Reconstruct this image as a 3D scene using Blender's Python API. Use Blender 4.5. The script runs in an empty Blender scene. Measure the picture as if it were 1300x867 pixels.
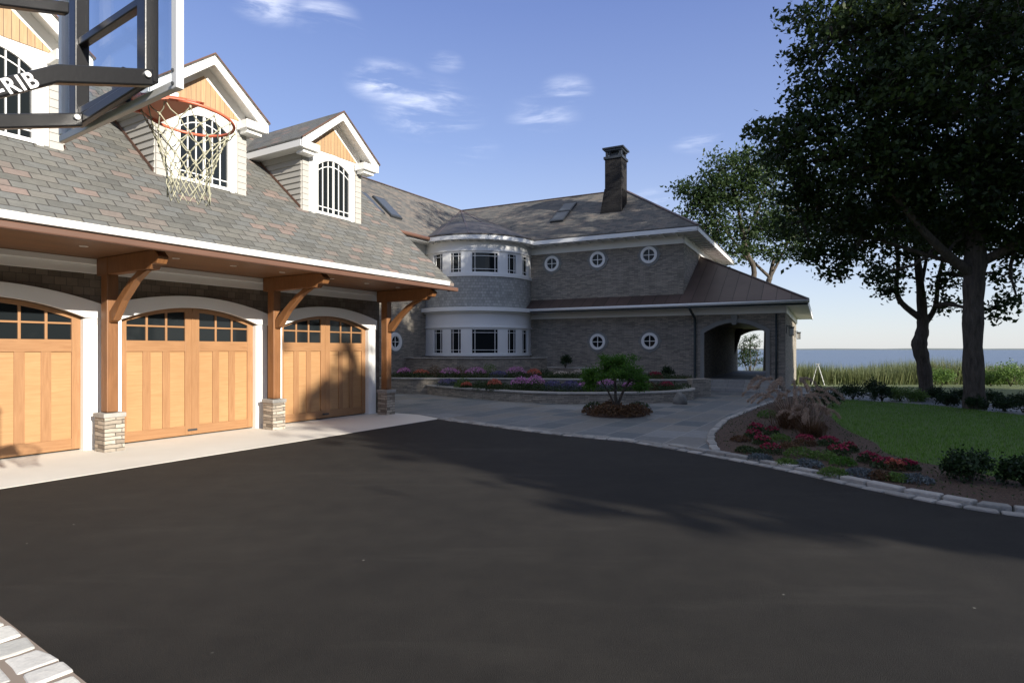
import bpy, bmesh, math, random
import numpy as np
from mathutils import Vector, Matrix
random.seed(7); rng = np.random.default_rng(7)
R = math.radians
C = bpy.context.scene.collection
H = 1.6; F = 760.0; CX = 650.0; CY = 444.0      # eye height, focal length and horizon in photo pixels

# ------------------------------------------------------------------ frames
ga = math.atan(.6026)
D = Vector((math.sin(ga), math.cos(ga), 0)); N = Vector((math.cos(ga), -math.sin(ga), 0))
def G(s, t, z=0): return D*s + N*t + Vector((0,0,z))
E1 = Vector((.8877,-.4605,0)).normalized(); M = Vector((-.4605,-.8877,0)).normalized()
A = Vector((10.88,22,0))
def W(a, b, z=0): return A - E1*a - M*b + Vector((0,0,z))
TC = Vector((-1.66,28.6,0)); TR = 2.6
def T(ang, r, z):                     # turret: degrees from its axis (11 deg right of facing the drive)
    q = R(ang+11); return TC + Vector((math.sin(q)*r, -math.cos(q)*r, z))
def I(x, y, z=0): return Vector((x,y,z))
def at(u, v, z=0):                    # survey: where a sight line meets height z
    y = (z-H)*F/(CY-v); return Vector(((u-CX)/F*y, y, z))
def atY(u, v, y): return Vector(((u-CX)/F*y, y, H+(CY-v)/F*y))
def onplane(u, v, p0, n):
    d = Vector(((u-CX)/F, 1, (CY-v)/F)); o = Vector((0,0,H))
    return o + d*((p0-o).dot(n)/d.dot(n))

# ------------------------------------------------------------------ mesh builder
class MB:
    def __init__(s): s.bm = bmesh.new()
    def prism(s, pts, vec):
        vec = Vector(vec)
        a = [s.bm.verts.new(p) for p in pts]; b = [s.bm.verts.new(Vector(p)+vec) for p in pts]
        n = len(pts)
        fs = [s.bm.faces.new(a), s.bm.faces.new(list(reversed(b)))]
        for i in range(n): fs.append(s.bm.faces.new((a[i], b[i], b[(i+1)%n], a[(i+1)%n])))
        bmesh.ops.recalc_face_normals(s.bm, faces=fs)
        return s
    def sheet(s, pts):
        s.bm.faces.new([s.bm.verts.new(p) for p in pts]); return s
    def box(s, fr, a, b, z):
        return s.prism([fr(a[0],b[0],z[0]), fr(a[1],b[0],z[0]), fr(a[1],b[1],z[0]), fr(a[0],b[1],z[0])], (0,0,z[1]-z[0]))
    def tube(s, pts, rad, n=8, cap=True, smooth=True):
        pts = [Vector(p) for p in pts]
        if not hasattr(rad,'__len__'): rad = [rad]*len(pts)
        rings = []; up = None
        for i, p in enumerate(pts):
            d = (pts[min(i+1,len(pts)-1)]-pts[max(i-1,0)])
            if d.length < 1e-6: d = Vector((0,0,1))
            d.normalize()
            if up is None:
                up = d.cross(Vector((0,0,1)) if abs(d.z) < .9 else Vector((1,0,0))).normalized()
            up = (up - d*up.dot(d));
            if up.length < 1e-5: up = d.orthogonal()
            up.normalize(); w = d.cross(up)
            rings.append([s.bm.verts.new(p + (up*math.cos(k*2*math.pi/n) + w*math.sin(k*2*math.pi/n))*rad[i]) for k in range(n)])
        for i in range(len(rings)-1):
            for k in range(n):
                f = s.bm.faces.new((rings[i][k], rings[i][(k+1)%n], rings[i+1][(k+1)%n], rings[i+1][k])); f.smooth = smooth
        if cap:
            s.bm.faces.new(list(reversed(rings[0]))); s.bm.faces.new(rings[-1])
        return s
    def bar(s, p, q, w, h, up=(0,0,1)):      # rectangular bar from p to q
        p = Vector(p); q = Vector(q); d = (q-p).normalized(); up = Vector(up)
        sd = d.cross(up).normalized(); u2 = sd.cross(d).normalized()
        return s.prism([p+sd*w/2+u2*h/2, p-sd*w/2+u2*h/2, p-sd*w/2-u2*h/2, p+sd*w/2-u2*h/2], q-p)
    def arc(s, fn, a0, a1, r0, r1, z0, z1, n=None):   # curved box round the turret
        n = n or max(1, int(abs(a1-a0)/3)); g = []
        for i in range(n+1):
            t = a0+(a1-a0)*i/n
            g.append([s.bm.verts.new(fn(t,r,z)) for r, z in ((r0,z0),(r1,z0),(r1,z1),(r0,z1))])
        fs = []
        for i in range(n):
            for k in range(4):
                fs.append(s.bm.faces.new((g[i][k], g[i][(k+1)%4], g[i+1][(k+1)%4], g[i+1][k])))
        fs.append(s.bm.faces.new(g[0])); fs.append(s.bm.faces.new(list(reversed(g[-1]))))
        bmesh.ops.recalc_face_normals(s.bm, faces=fs)
        return s
    def ring(s, c, nrm, r0, r1, depth, n=32):          # flat ring with a hole, extruded along nrm
        nrm = Vector(nrm).normalized(); u = nrm.cross(Vector((0,0,1))).normalized(); w = u.cross(nrm)
        g = []
        for i in range(n):
            q = 2*math.pi*i/n; d = u*math.cos(q)+w*math.sin(q)
            g.append([s.bm.verts.new(c+d*r+nrm*h) for r, h in ((r0,0),(r1,0),(r1,depth),(r0,depth))])
        fs = []
        for i in range(n):
            for k in range(4):
                fs.append(s.bm.faces.new((g[i][k], g[i][(k+1)%4], g[(i+1)%n][(k+1)%4], g[(i+1)%n][k])))
        bmesh.ops.recalc_face_normals(s.bm, faces=fs); return s
    def disc(s, c, nrm, r, depth, n=28):
        nrm = Vector(nrm).normalized(); u = nrm.orthogonal().normalized(); w = u.cross(nrm)
        return s.prism([c+(u*math.cos(2*math.pi*i/n)+w*math.sin(2*math.pi*i/n))*r for i in range(n)], nrm*depth)
    def build(s, name, mat, parent=None, loc=None, bevel=0, uv='plane'):
        me = bpy.data.meshes.new(name); s.bm.to_mesh(me); s.bm.free()
        if uv: uvmap(me, uv)
        root = parent_loc(parent)
        if loc is None: loc = root if parent else Vector((0,0,0))
        loc = Vector(loc)
        me.transform(Matrix.Translation(-loc))
        o = bpy.data.objects.new(name, me); C.objects.link(o); me.materials.append(mat)
        o.location = loc - root
        o.parent = parent
        if bevel:
            b = o.modifiers.new('bevel','BEVEL'); b.width = bevel; b.segments = 2; b.limit_method = 'ANGLE'; b.angle_limit = R(40)
        return o
def parent_loc(p):
    v = Vector((0,0,0))
    while p: v += p.location; p = p.parent
    return v
def uvmap(me, mode):
    lay = me.uv_layers.new(name='UVMap'); n = len(me.loops)
    co = np.empty(len(me.vertices)*3); me.vertices.foreach_get('co', co); co = co.reshape(-1,3)
    out = np.empty((n,2))
    for p in me.polygons:
        nn = p.normal
        for li in p.loop_indices:
            P = co[me.loops[li].vertex_index]
            if mode == 'cyl':
                q = math.atan2(P[0]-TC.x, -(P[1]-TC.y)); out[li] = (q*TR, P[2] if abs(nn.z) < .9 else P[1])
            elif abs(nn.z) > .97: out[li] = (P[0]*D.x+P[1]*D.y, P[0]*N.x+P[1]*N.y)
            else:
                h = Vector((-nn.y, nn.x, 0)).normalized(); w = nn.cross(h)
                if w.z < 0: w = -w
                out[li] = (P[0]*h.x+P[1]*h.y, P[0]*w.x+P[1]*w.y+P[2]*w.z)
    lay.data.foreach_set('uv', out.ravel())
def thing(name, label, cat, loc=(0,0,0), group=None):
    o = bpy.data.objects.new(name, None); C.objects.link(o); o.location = loc; o.empty_display_size = .3
    o['label'] = label; o['category'] = cat
    if group: o['group'] = group
    return o
def tag(o, label, cat, group=None):
    o['label'] = label; o['category'] = cat
    if group: o['group'] = group
    return o
def struct(o, label=None):
    o['kind'] = 'structure'
    if label: o['label'] = label
    return o
def copy_tree(o, parent=None, off=None):
    c = o.copy(); C.objects.link(c); c.parent = parent
    if off is not None: c.location = o.location + off
    for ch in list(o.children): copy_tree(ch, c)
    return c
def spline(pts, k=8):
    pts = [Vector(p) for p in pts]; P = [pts[0]]+pts+[pts[-1]]; out = []
    for i in range(1, len(P)-2):
        for j in range(k):
            t = j/k; a,b,c,d = P[i-1],P[i],P[i+1],P[i+2]
            out.append(.5*((2*b)+(c-a)*t+(2*a-5*b+4*c-d)*t*t+(3*b-a-3*c+d)*t**3))
    out.append(pts[-1]); return out

# ------------------------------------------------------------------ materials
class NT:
    def __init__(s, name):
        s.m = bpy.data.materials.new(name); s.m.use_nodes = True; s.t = s.m.node_tree
        s.b = s.t.nodes['Principled BSDF']; s.out = s.t.nodes['Material Output']
    def n(s, typ, ins=None, **kw):
        x = s.t.nodes.new(typ)
        for k, v in kw.items(): setattr(x, k, v)
        for k, v in (ins or {}).items(): s.set(x.inputs[k], v)
        return x
    def set(s, sock, v):
        if isinstance(v, bpy.types.NodeSocket): s.t.links.new(v, sock)
        elif isinstance(v, bpy.types.Node): s.t.links.new(v.outputs[0], sock)
        else: sock.default_value = v
    def ramp(s, fac, stops, interp='LINEAR'):
        x = s.n('ShaderNodeValToRGB'); s.set(x.inputs[0], fac); e = x.color_ramp.elements; x.color_ramp.interpolation = interp
        while len(e) < len(stops): e.new(.5)
        for i, (p, c) in enumerate(stops): e[i].position = p; e[i].color = (*c,1) if len(c) == 3 else c
        return x.outputs[0]
    def mix(s, f, a, b, blend='MIX'):
        x = s.n('ShaderNodeMix', data_type='RGBA', blend_type=blend)
        s.set(x.inputs[0], f); s.set(x.inputs[6], a if not isinstance(a, tuple) else (*a,1)[:4]); s.set(x.inputs[7], b if not isinstance(b, tuple) else (*b,1)[:4])
        return x.outputs[2]
    def uv(s, scale=(1,1,1), rot=0, obj=False, world=False):
        if world: src = s.n('ShaderNodeNewGeometry').outputs['Position']
        else: src = s.n('ShaderNodeTexCoord').outputs['Object' if obj else 'UV']
        return s.n('ShaderNodeMapping', {'Vector': src, 'Scale': scale, 'Rotation': (0,0,rot)}).outputs[0]
    def noise(s, vec, scale, detail=4, rough=.55, dist=0):
        return s.n('ShaderNodeTexNoise', {'Vector': vec, 'Scale': scale, 'Detail': detail, 'Roughness': rough, 'Distortion': dist}).outputs[0]
    def bump(s, h, strength=.5, dist=.01, normal=None):
        i = {'Height': h, 'Strength': strength, 'Distance': dist}
        if normal: i['Normal'] = normal
        x = s.n('ShaderNodeBump', i); return x.outputs[0]
    def done(s, col=None, rough=None, normal=None, metal=None, spec=None):
        b = s.b
        if col is not None: s.set(b.inputs['Base Color'], (*col,1) if isinstance(col, tuple) and len(col)==3 else col)
        if rough is not None: s.set(b.inputs['Roughness'], rough)
        if normal is not None: s.set(b.inputs['Normal'], normal)
        if metal is not None: s.set(b.inputs['Metallic'], metal)
        if spec is not None: s.set(b.inputs['Specular IOR Level'], spec)
        return s.m
def M_paint(name, col, rough=.45, var=.06):
    x = NT(name); v = x.uv(world=True)
    n = x.noise(v, 1.3, 5); c = x.mix(n, tuple(k*(1-var) for k in col), tuple(min(1,k*(1+var)) for k in col))
    fine = x.noise(v, 60, 2)
    return x.done(c, rough, x.bump(fine, .15, .002))
def M_wood(name, c1, c2, vert=True, rough=.5, plank=None):
    x = NT(name); v = x.uv((14,1.1,1) if vert else (1.1,14,1))
    n = x.noise(v, 2.2, 6, .6, .6); big = x.noise(x.uv(world=True), .9, 3)
    c = x.mix(x.ramp(n, [(.3,(0,0,0)),(.7,(1,1,1))]), c1, c2)
    c = x.mix(x.ramp(big, [(.3,(0,0,0)),(.75,(.5,.5,.5))]), c, tuple(k*.8 for k in c1))
    h = n
    if plank:
        br = x.n('ShaderNodeTexBrick', {'Vector': x.uv(rot=R(90) if vert else 0), 'Color1': (.8,.8,.8,1), 'Color2': (1,1,1,1), 'Mortar': (.25,.25,.25,1), 'Scale': 1, 'Mortar Size': .004, 'Brick Width': 2.7, 'Row Height': plank})
        c = x.mix(1.0, c, br.outputs[0], 'MULTIPLY'); h = x.mix(.85, n, x.ramp(br.outputs['Fac'], [(0,(1,1,1)),(1,(0,0,0))]))
    return x.done(c, rough, x.bump(h, .35, .004))
def M_brick(name, stops, bw, rh, mortar, mcol, rough=.85, bump=.6, bd=.012, wob=.0, wobs=6, offset=.5, squash=1, rot=0, dirt=.25, spec=None):
    """rows of stones, slates or shingles: per-piece tone through a ramp, wobbling joints, mottling"""
    x = NT(name); v = x.uv(rot=rot)
    if wob:
        nz = x.n('ShaderNodeTexNoise', {'Vector': v, 'Scale': wobs, 'Detail': 2}).outputs['Color']
        sub = x.n('ShaderNodeVectorMath', {0: nz, 1: (.5,.5,.5)}, operation='SUBTRACT')
        sc = x.n('ShaderNodeVectorMath', {0: sub.outputs[0], 'Scale': wob}, operation='SCALE')
        v = x.n('ShaderNodeVectorMath', {0: v, 1: sc.outputs[0]}, operation='ADD').outputs[0]
    br = x.n('ShaderNodeTexBrick', {'Vector': v, 'Color1': (0,0,0,1), 'Color2': (1,1,1,1), 'Mortar': (.5,.5,.5,1), 'Scale': 1, 'Mortar Size': mortar, 'Mortar Smooth': .3, 'Bias': 0, 'Brick Width': bw, 'Row Height': rh}, offset=offset, squash=squash)
    c = x.ramp(br.outputs[0], stops)
    mott = x.noise(v, 9, 6, .65); c = x.mix(dirt*1.6, c, x.ramp(mott, [(.25,(.35,.35,.35)),(.75,(1,1,1))]), 'MULTIPLY')
    big = x.noise(x.uv(world=True), .35, 3); c = x.mix(dirt, c, x.ramp(big, [(.3,(.55,.55,.55)),(.7,(1.1,1.1,1.1))]), 'MULTIPLY')
    c = x.mix(br.outputs['Fac'], c, mcol)
    h = x.n('ShaderNodeMath', {0: x.n('ShaderNodeMath', {0: br.outputs['Fac'], 1: -1.0}, operation='MULTIPLY').outputs[0], 1: x.n('ShaderNodeMath', {0: mott, 1: .45}, operation='MULTIPLY').outputs[0]}, operation='ADD').outputs[0]
    h = x.n('ShaderNodeMath', {0: h, 1: x.n('ShaderNodeMath', {0: br.outputs[0], 1: .35}, operation='MULTIPLY').outputs[0]}, operation='ADD').outputs[0]
    return x.done(c, rough, x.bump(h, bump, bd), spec=spec)
def M_leaf(name, c1, c2, trans=.3, rough=.5):
    x = NT(name); rnd = x.n('ShaderNodeNewGeometry').outputs['Random Per Island']
    big = x.noise(x.uv(world=True), .8, 2)
    f = x.n('ShaderNodeMath', {0: rnd, 1: big}, operation='MULTIPLY').outputs[0]
    c = x.ramp(f, [(.05,c1),(.6,c2)])
    x.done(c, rough, spec=.25)
    tr = x.n('ShaderNodeBsdfTranslucent', {'Color': x.mix(.5, c, tuple(min(1,k*1.6) for k in c2))})
    ms = x.n('ShaderNodeMixShader', {0: trans, 1: x.b.outputs[0], 2: tr.outputs[0]})
    x.t.links.new(ms.outputs[0], x.out.inputs[0]); return x.m
def M_glass(name, col=(.012,.015,.017), rough=.04):
    x = NT(name); n = x.noise(x.uv(world=True), 1.6, 2)
    return x.done(col, rough, x.bump(n, .04, .02), spec=.22)

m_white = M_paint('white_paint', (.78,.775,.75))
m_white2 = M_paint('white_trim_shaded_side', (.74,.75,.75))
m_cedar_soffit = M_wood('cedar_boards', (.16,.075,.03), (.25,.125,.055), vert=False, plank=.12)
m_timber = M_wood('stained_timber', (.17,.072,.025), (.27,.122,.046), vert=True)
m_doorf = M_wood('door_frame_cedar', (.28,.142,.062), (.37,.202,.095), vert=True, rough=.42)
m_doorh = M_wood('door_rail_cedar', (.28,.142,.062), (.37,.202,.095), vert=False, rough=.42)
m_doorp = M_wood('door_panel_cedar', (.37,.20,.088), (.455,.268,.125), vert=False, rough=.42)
m_gable = M_wood('gable_boards', (.40,.25,.13), (.52,.35,.20), vert=True, plank=.09)
m_glass = M_glass('dark_glass')
m_roof = M_brick('slate_roof', [(0,(.115,.115,.105)),(.35,(.165,.16,.14)),(.68,(.145,.15,.145)),(.84,(.18,.168,.145)),(.90,(.205,.165,.143)),(1,(.245,.185,.158))], .3, .16, .008, (.05,.045,.04), .8, 1.0, .02, dirt=.3)
m_roof2 = M_brick('house_roof_slate', [(0,(.085,.083,.08)),(.5,(.135,.13,.118)),(1,(.185,.155,.13))], .3, .17, .005, (.05,.05,.05), .8, .5, .012, dirt=.3)
m_stone = M_brick('ledge_stone', [(0,(.22,.18,.14)),(.3,(.36,.31,.25)),(.7,(.46,.41,.34)),(1,(.56,.48,.38))], .26, .062, .005, (.06,.055,.045), .9, 1.0, .03, wob=.05, wobs=5, offset=.37)
m_stonew = M_brick('house_stone', [(0,(.25,.225,.19)),(.35,(.335,.30,.25)),(.75,(.40,.355,.295)),(1,(.47,.41,.33))], .24, .052, .004, (.10,.092,.08), .9, .9, .022, wob=.05, wobs=5, offset=.37)
m_shingle = M_brick('grey_shingle_siding', [(0,(.32,.33,.32)),(1,(.46,.465,.45))], .14, .13, .004, (.10,.10,.10), .8, .6, .012, wob=.006)
m_gwall = M_brick('garage_wall_shingle', [(0,(.13,.105,.08)),(1,(.22,.18,.14))], .16, .13, .004, (.06,.05,.04), .85, .6, .012)
m_clap = M_paint('clapboard_paint', (.40,.385,.35), .6, .1)
m_cap = M_brick('capstone', [(0,(.33,.32,.30)),(1,(.45,.43,.39))], .6, 5, .006, (.15,.15,.14), .8, .5, .01)
m_surround = M_paint('cut_stone_surround', (.22,.22,.205), .8, .15)
x = NT('dark_seamed_roofing'); w = x.n('ShaderNodeTexBrick', {'Vector': x.uv(), 'Color1': (.8,.8,.8,1), 'Color2': (1.15,1.1,1.1,1), 'Mortar': (.3,.3,.3,1), 'Scale': 1, 'Mortar Size': .012, 'Brick Width': .52, 'Row Height': 40}, offset=0)
n_ = x.noise(x.uv(world=True), 1.2, 5); c_ = x.mix(n_, (.075,.055,.05), (.15,.11,.095)); c_ = x.mix(1.0, c_, w.outputs[0], 'MULTIPLY')
m_copper = x.done(c_, .5, x.bump(w.outputs['Fac'], .8, .02), metal=.35)
m_coppg = M_paint('weathered_copper', (.12,.062,.042), .5, .3)
m_dark = M_paint('dark_metal', (.035,.04,.045), .4)
m_verd = M_paint('dark_green_pipe', (.03,.045,.05), .5)
m_chim = M_brick('chimney_stone', [(0,(.009,.008,.009)),(1,(.022,.02,.02))], .24, .08, .006, (.012,.01,.01), .9, .8, .02)
m_black = M_paint('black_powdercoat', (.011,.011,.012), .3, .1)
m_alu = M_paint('aluminium_rail', (.55,.55,.53), .35)
m_orange = M_paint('orange_rim_paint', (.62,.15,.08), .4)
m_net = M_paint('net_cord', (.38,.37,.27), .8)
m_vinyl = M_paint('white_vinyl_lettering', (.85,.85,.85), .5)
m_sky_glass = M_glass('skylight_glass', (.05,.06,.075), .05)
x = NT('clear_backboard'); x.done((.75,.8,.85), .02); x.set(x.b.inputs['Transmission Weight'], .0)
gl = x.n('ShaderNodeBsdfTransparent', {'Color': (.86,.90,.93,1)}); gs = x.n('ShaderNodeBsdfGlossy', {'Roughness': .03}); fr_ = x.n('ShaderNodeFresnel', {'IOR': 1.45})
ms = x.n('ShaderNodeMixShader', {0: .06, 1: gl.outputs[0], 2: gs.outputs[0]}); x.t.links.new(ms.outputs[0], x.out.inputs[0]); m_board = x.m
# asphalt
x = NT('asphalt'); v = x.uv(world=True); n1 = x.noise(v, .5, 5); n2 = x.noise(v, 160, 3, .75); n3 = x.noise(v, 3, 6, .7)
c_ = x.mix(x.ramp(n2, [(.32,(0,0,0)),(.72,(1,1,1))]), (.008,.0076,.007), (.041,.0375,.033))
c_ = x.mix(.8, c_, x.ramp(n1, [(.3,(.72,.72,.72)),(.7,(1.2,1.18,1.14))]), 'MULTIPLY')
c_ = x.mix(.8, c_, x.ramp(n3, [(.3,(.75,.75,.75)),(.75,(1.3,1.28,1.25))]), 'MULTIPLY')
st = x.noise(x.uv((.35,2.2,1), rot=R(32), world=True), 1.1, 5, .65); c_ = x.mix(x.ramp(st, [(.55,(0,0,0)),(.75,(.45,.45,.45))]), c_, (.048,.044,.038))
vo = x.n('ShaderNodeTexVoronoi', {'Vector': v, 'Scale': 4.5, 'Randomness': 1.0}); sp = x.ramp(vo.outputs['Distance'], [(.03,(1,1,1)),(.05,(0,0,0))])
gate = x.ramp(x.n('ShaderNodeSeparateColor', {0: vo.outputs['Color']}).outputs[0], [(.86,(0,0,0)),(.88,(1,1,1))])
c_ = x.mix(x.n('ShaderNodeMath', {0: sp, 1: gate}, operation='MULTIPLY').outputs[0], c_, (.2,.19,.17))
m_asph = x.done(c_, .8, x.bump(n2, .8, .008), spec=.22)
x = NT('concrete'); v = x.uv(world=True); n1 = x.noise(v, .9, 6); n2 = x.noise(v, 90, 3)
c_ = x.mix(n1, (.56,.53,.47), (.74,.71,.64)); m_conc = x.done(c_, .85, x.bump(n2, .3, .004))
m_blue = M_brick('bluestone_flags', [(0,(.13,.15,.16)),(.4,(.19,.20,.205)),(.75,(.24,.225,.20)),(1,(.27,.28,.285))], .92, .61, .010, (.30,.30,.28), .6, .4, .01, wob=.01, offset=.33, dirt=.3, spec=.35)
x = NT('kerb_granite'); r_ = x.n('ShaderNodeNewGeometry').outputs['Random Per Island']; v = x.uv(world=True)
c_ = x.ramp(r_, [(0,(.26,.255,.24)),(.5,(.34,.33,.31)),(1,(.45,.43,.40))]); c_ = x.mix(.5, c_, x.ramp(x.noise(v, 14, 6, .7), [(.3,(.55,.55,.55)),(.7,(1.1,1.1,1.1))]), 'MULTIPLY')
m_gran = x.done(c_, .85, x.bump(x.noise(v, 25, 5, .7), .9, .02))
x = NT('cobble_granite'); r_ = x.n('ShaderNodeNewGeometry').outputs['Random Per Island']; v = x.uv(world=True)
c_ = x.ramp(r_, [(0,(.50,.49,.45)),(.5,(.62,.60,.56)),(1,(.72,.70,.63))]); c_ = x.mix(.4, c_, x.ramp(x.noise(v, 22, 6, .7), [(.3,(.55,.55,.55)),(.7,(1.1,1.1,1.1))]), 'MULTIPLY')
m_cob = x.done(c_, .85, x.bump(x.noise(v, 35, 5, .7), .5, .01))
x = NT('mulch'); v = x.uv(world=True); n1 = x.noise(v, 30, 6, .75)
m_mulch = x.done(x.ramp(n1, [(.3,(.025,.016,.012)),(.55,(.11,.068,.048)),(.8,(.21,.14,.10))]), .95, x.bump(n1, 1, .04))
def M_lawn(name, a, b):
    x = NT(name); v = x.uv(world=True); n1 = x.noise(v, .6, 4); n2 = x.noise(v, 45, 4, .8)
    c = x.mix(n1, a, b); c = x.mix(.8, c, x.ramp(n2, [(.3,(.5,.5,.5)),(.75,(1.3,1.3,1.2))]), 'MULTIPLY')
    return x.done(c, .9, x.bump(n2, .9, .03))
m_lawn = M_lawn('lawn', (.07,.135,.025), (.12,.19,.04))
m_field = M_lawn('rough_grass_ground', (.085,.115,.03), (.14,.16,.05))
x = NT('seawater'); v = x.uv((1,.25,1), world=True); n1 = x.noise(v, .35, 6, .65); n2 = x.noise(v, .02, 4)
c_ = x.mix(n2, (.045,.075,.115), (.075,.105,.145)); m_sea = x.done(c_, .32, x.bump(n1, .7, .4), spec=.45)
m_shore = M_paint('far_wooded_shore', (.10,.12,.13), .9, .2)
x = NT('bark'); v = x.uv(obj=True, scale=(6,6,1.2)); n1 = x.noise(v, 2.5, 6, .7)
m_bark = x.done(x.ramp(n1, [(.3,(.035,.028,.022)),(.7,(.12,.10,.08))]), .95, x.bump(n1, 1, .05))
l_maple = M_leaf('maple_leaves', (.009,.022,.006), (.05,.08,.018), .25)
l_back = M_leaf('rear_tree_leaves', (.014,.033,.011), (.06,.095,.03), .35)
l_jap = M_leaf('small_tree_leaves', (.03,.09,.012), (.10,.22,.03), .35)
l_box = M_leaf('boxwood_leaves', (.008,.022,.008), (.03,.06,.018), .15)
l_lite = M_leaf('pale_shrub_leaves', (.05,.10,.02), (.14,.22,.05), .3)
l_fol = M_leaf('bed_foliage', (.015,.035,.012), (.07,.10,.035), .25)
l_grey = M_leaf('silver_foliage', (.06,.075,.085), (.16,.19,.20), .2)
l_brown = M_leaf('bronze_foliage', (.06,.03,.018), (.17,.10,.05), .25)
l_red = M_leaf('crimson_petals', (.17,.012,.035), (.36,.04,.085), .2)
l_pink = M_leaf('pink_petals', (.42,.14,.36), (.75,.36,.62), .2)
l_orange = M_leaf('coral_petals', (.45,.09,.06), (.72,.25,.17), .2)
l_purple = M_leaf('lavender_petals', (.08,.07,.16), (.17,.15,.30), .2)
l_pale = M_leaf('pale_petals', (.5,.4,.35), (.75,.65,.55), .2)
l_plume = M_leaf('plume_grass', (.30,.22,.17), (.58,.46,.37), .3)
l_reed = M_leaf('reeds', (.065,.09,.035), (.19,.205,.09), .3)
l_grass = M_leaf('grass_blades', (.06,.14,.012), (.15,.29,.04), .3)

# ------------------------------------------------------------------ foliage
def leaf_obj(name, pos, size, mat, parent=None, asp=.55, up=0.0, loc=None):
    pos = np.asarray(pos, float); n = len(pos); size = np.broadcast_to(size, (n,))*rng.uniform(.65,1.3,n)
    d = rng.normal(size=(n,3)); d[:,2] += up; d /= np.linalg.norm(d,axis=1)[:,None]
    e = rng.normal(size=(n,3)); e -= d*(e*d).sum(1)[:,None]; e /= np.linalg.norm(e,axis=1)[:,None]
    f = np.cross(d,e)
    L = d*size[:,None]*.5; Wd = e*(size*asp*.5)[:,None]; B = f*(size*.08)[:,None]
    root = parent_loc(parent) if parent else Vector(loc or (0,0,0))
    pos = pos - np.array(root)
    v = np.stack([pos-L, pos+Wd+B+L*.1, pos+L, pos-Wd+B+L*.1], 1).reshape(-1,3)
    me = bpy.data.meshes.new(name); me.vertices.add(4*n); me.vertices.foreach_set('co', v.ravel())
    me.loops.add(4*n); me.loops.foreach_set('vertex_index', np.arange(4*n, dtype=np.int32))
    me.polygons.add(n); me.polygons.foreach_set('loop_start', np.arange(0,4*n,4,dtype=np.int32)); me.polygons.foreach_set('loop_total', np.full(n,4,dtype=np.int32))
    me.update(); me.validate(); me.materials.append(mat)
    o = bpy.data.objects.new(name, me); C.objects.link(o); o.parent = parent
    if not parent: o.location = root
    return o
def blade_obj(name, pos, h, w, mat, parent=None, lean=.25, seg=2, loc=None, curl=.6):
    """grass-like blades that bend over"""
    pos = np.asarray(pos, float); n = len(pos); h = np.broadcast_to(h,(n,))*rng.uniform(.6,1.2,n); w = np.broadcast_to(w,(n,))
    q = rng.uniform(0,2*np.pi,n); dr = np.stack([np.cos(q),np.sin(q),np.zeros(n)],1); sd = np.stack([-np.sin(q),np.cos(q),np.zeros(n)],1)
    ln = rng.uniform(.2,1,n)*lean
    root = parent_loc(parent) if parent else Vector(loc or (0,0,0)); pos = pos-np.array(root)
    lev = []
    for k in range(seg+1):
        t = k/seg; c = pos + dr*(ln*h*(t+curl*t*t))[:,None]; c[:,2] += h*(t-.25*ln*t*t*2*curl)
        ww = w*(1-t)*.5+ (0.0006 if k == seg else 0)
        lev.append(c-sd*ww[:,None]); lev.append(c+sd*ww[:,None])
    v = np.stack(lev,1).reshape(-1,3); m = 2*(seg+1)
    idx = np.array([[2*k,2*k+1,2*k+3,2*k+2] for k in range(seg)]).ravel()
    li = (np.arange(n)[:,None]*m+idx[None]).ravel().astype(np.int32); nf = n*seg
    me = bpy.data.meshes.new(name); me.vertices.add(m*n); me.vertices.foreach_set('co', v.ravel())
    me.loops.add(len(li)); me.loops.foreach_set('vertex_index', li)
    me.polygons.add(nf); me.polygons.foreach_set('loop_start', np.arange(0,4*nf,4,dtype=np.int32)); me.polygons.foreach_set('loop_total', np.full(nf,4,dtype=np.int32))
    me.update(); me.validate(); me.materials.append(mat)
    o = bpy.data.objects.new(name, me); C.objects.link(o); o.parent = parent
    if not parent: o.location = root
    return o
def wander(p, q, k=5, amp=.12):
    p = Vector(p); q = Vector(q); L = (q-p).length; out = [p]
    for i in range(1,k):
        t = i/k; out.append(p.lerp(q,t)+Vector((random.gauss(0,1),random.gauss(0,1),random.gauss(0,.6)))*L*amp*math.sin(math.pi*t)*.5)
    return out+[q]
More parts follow.
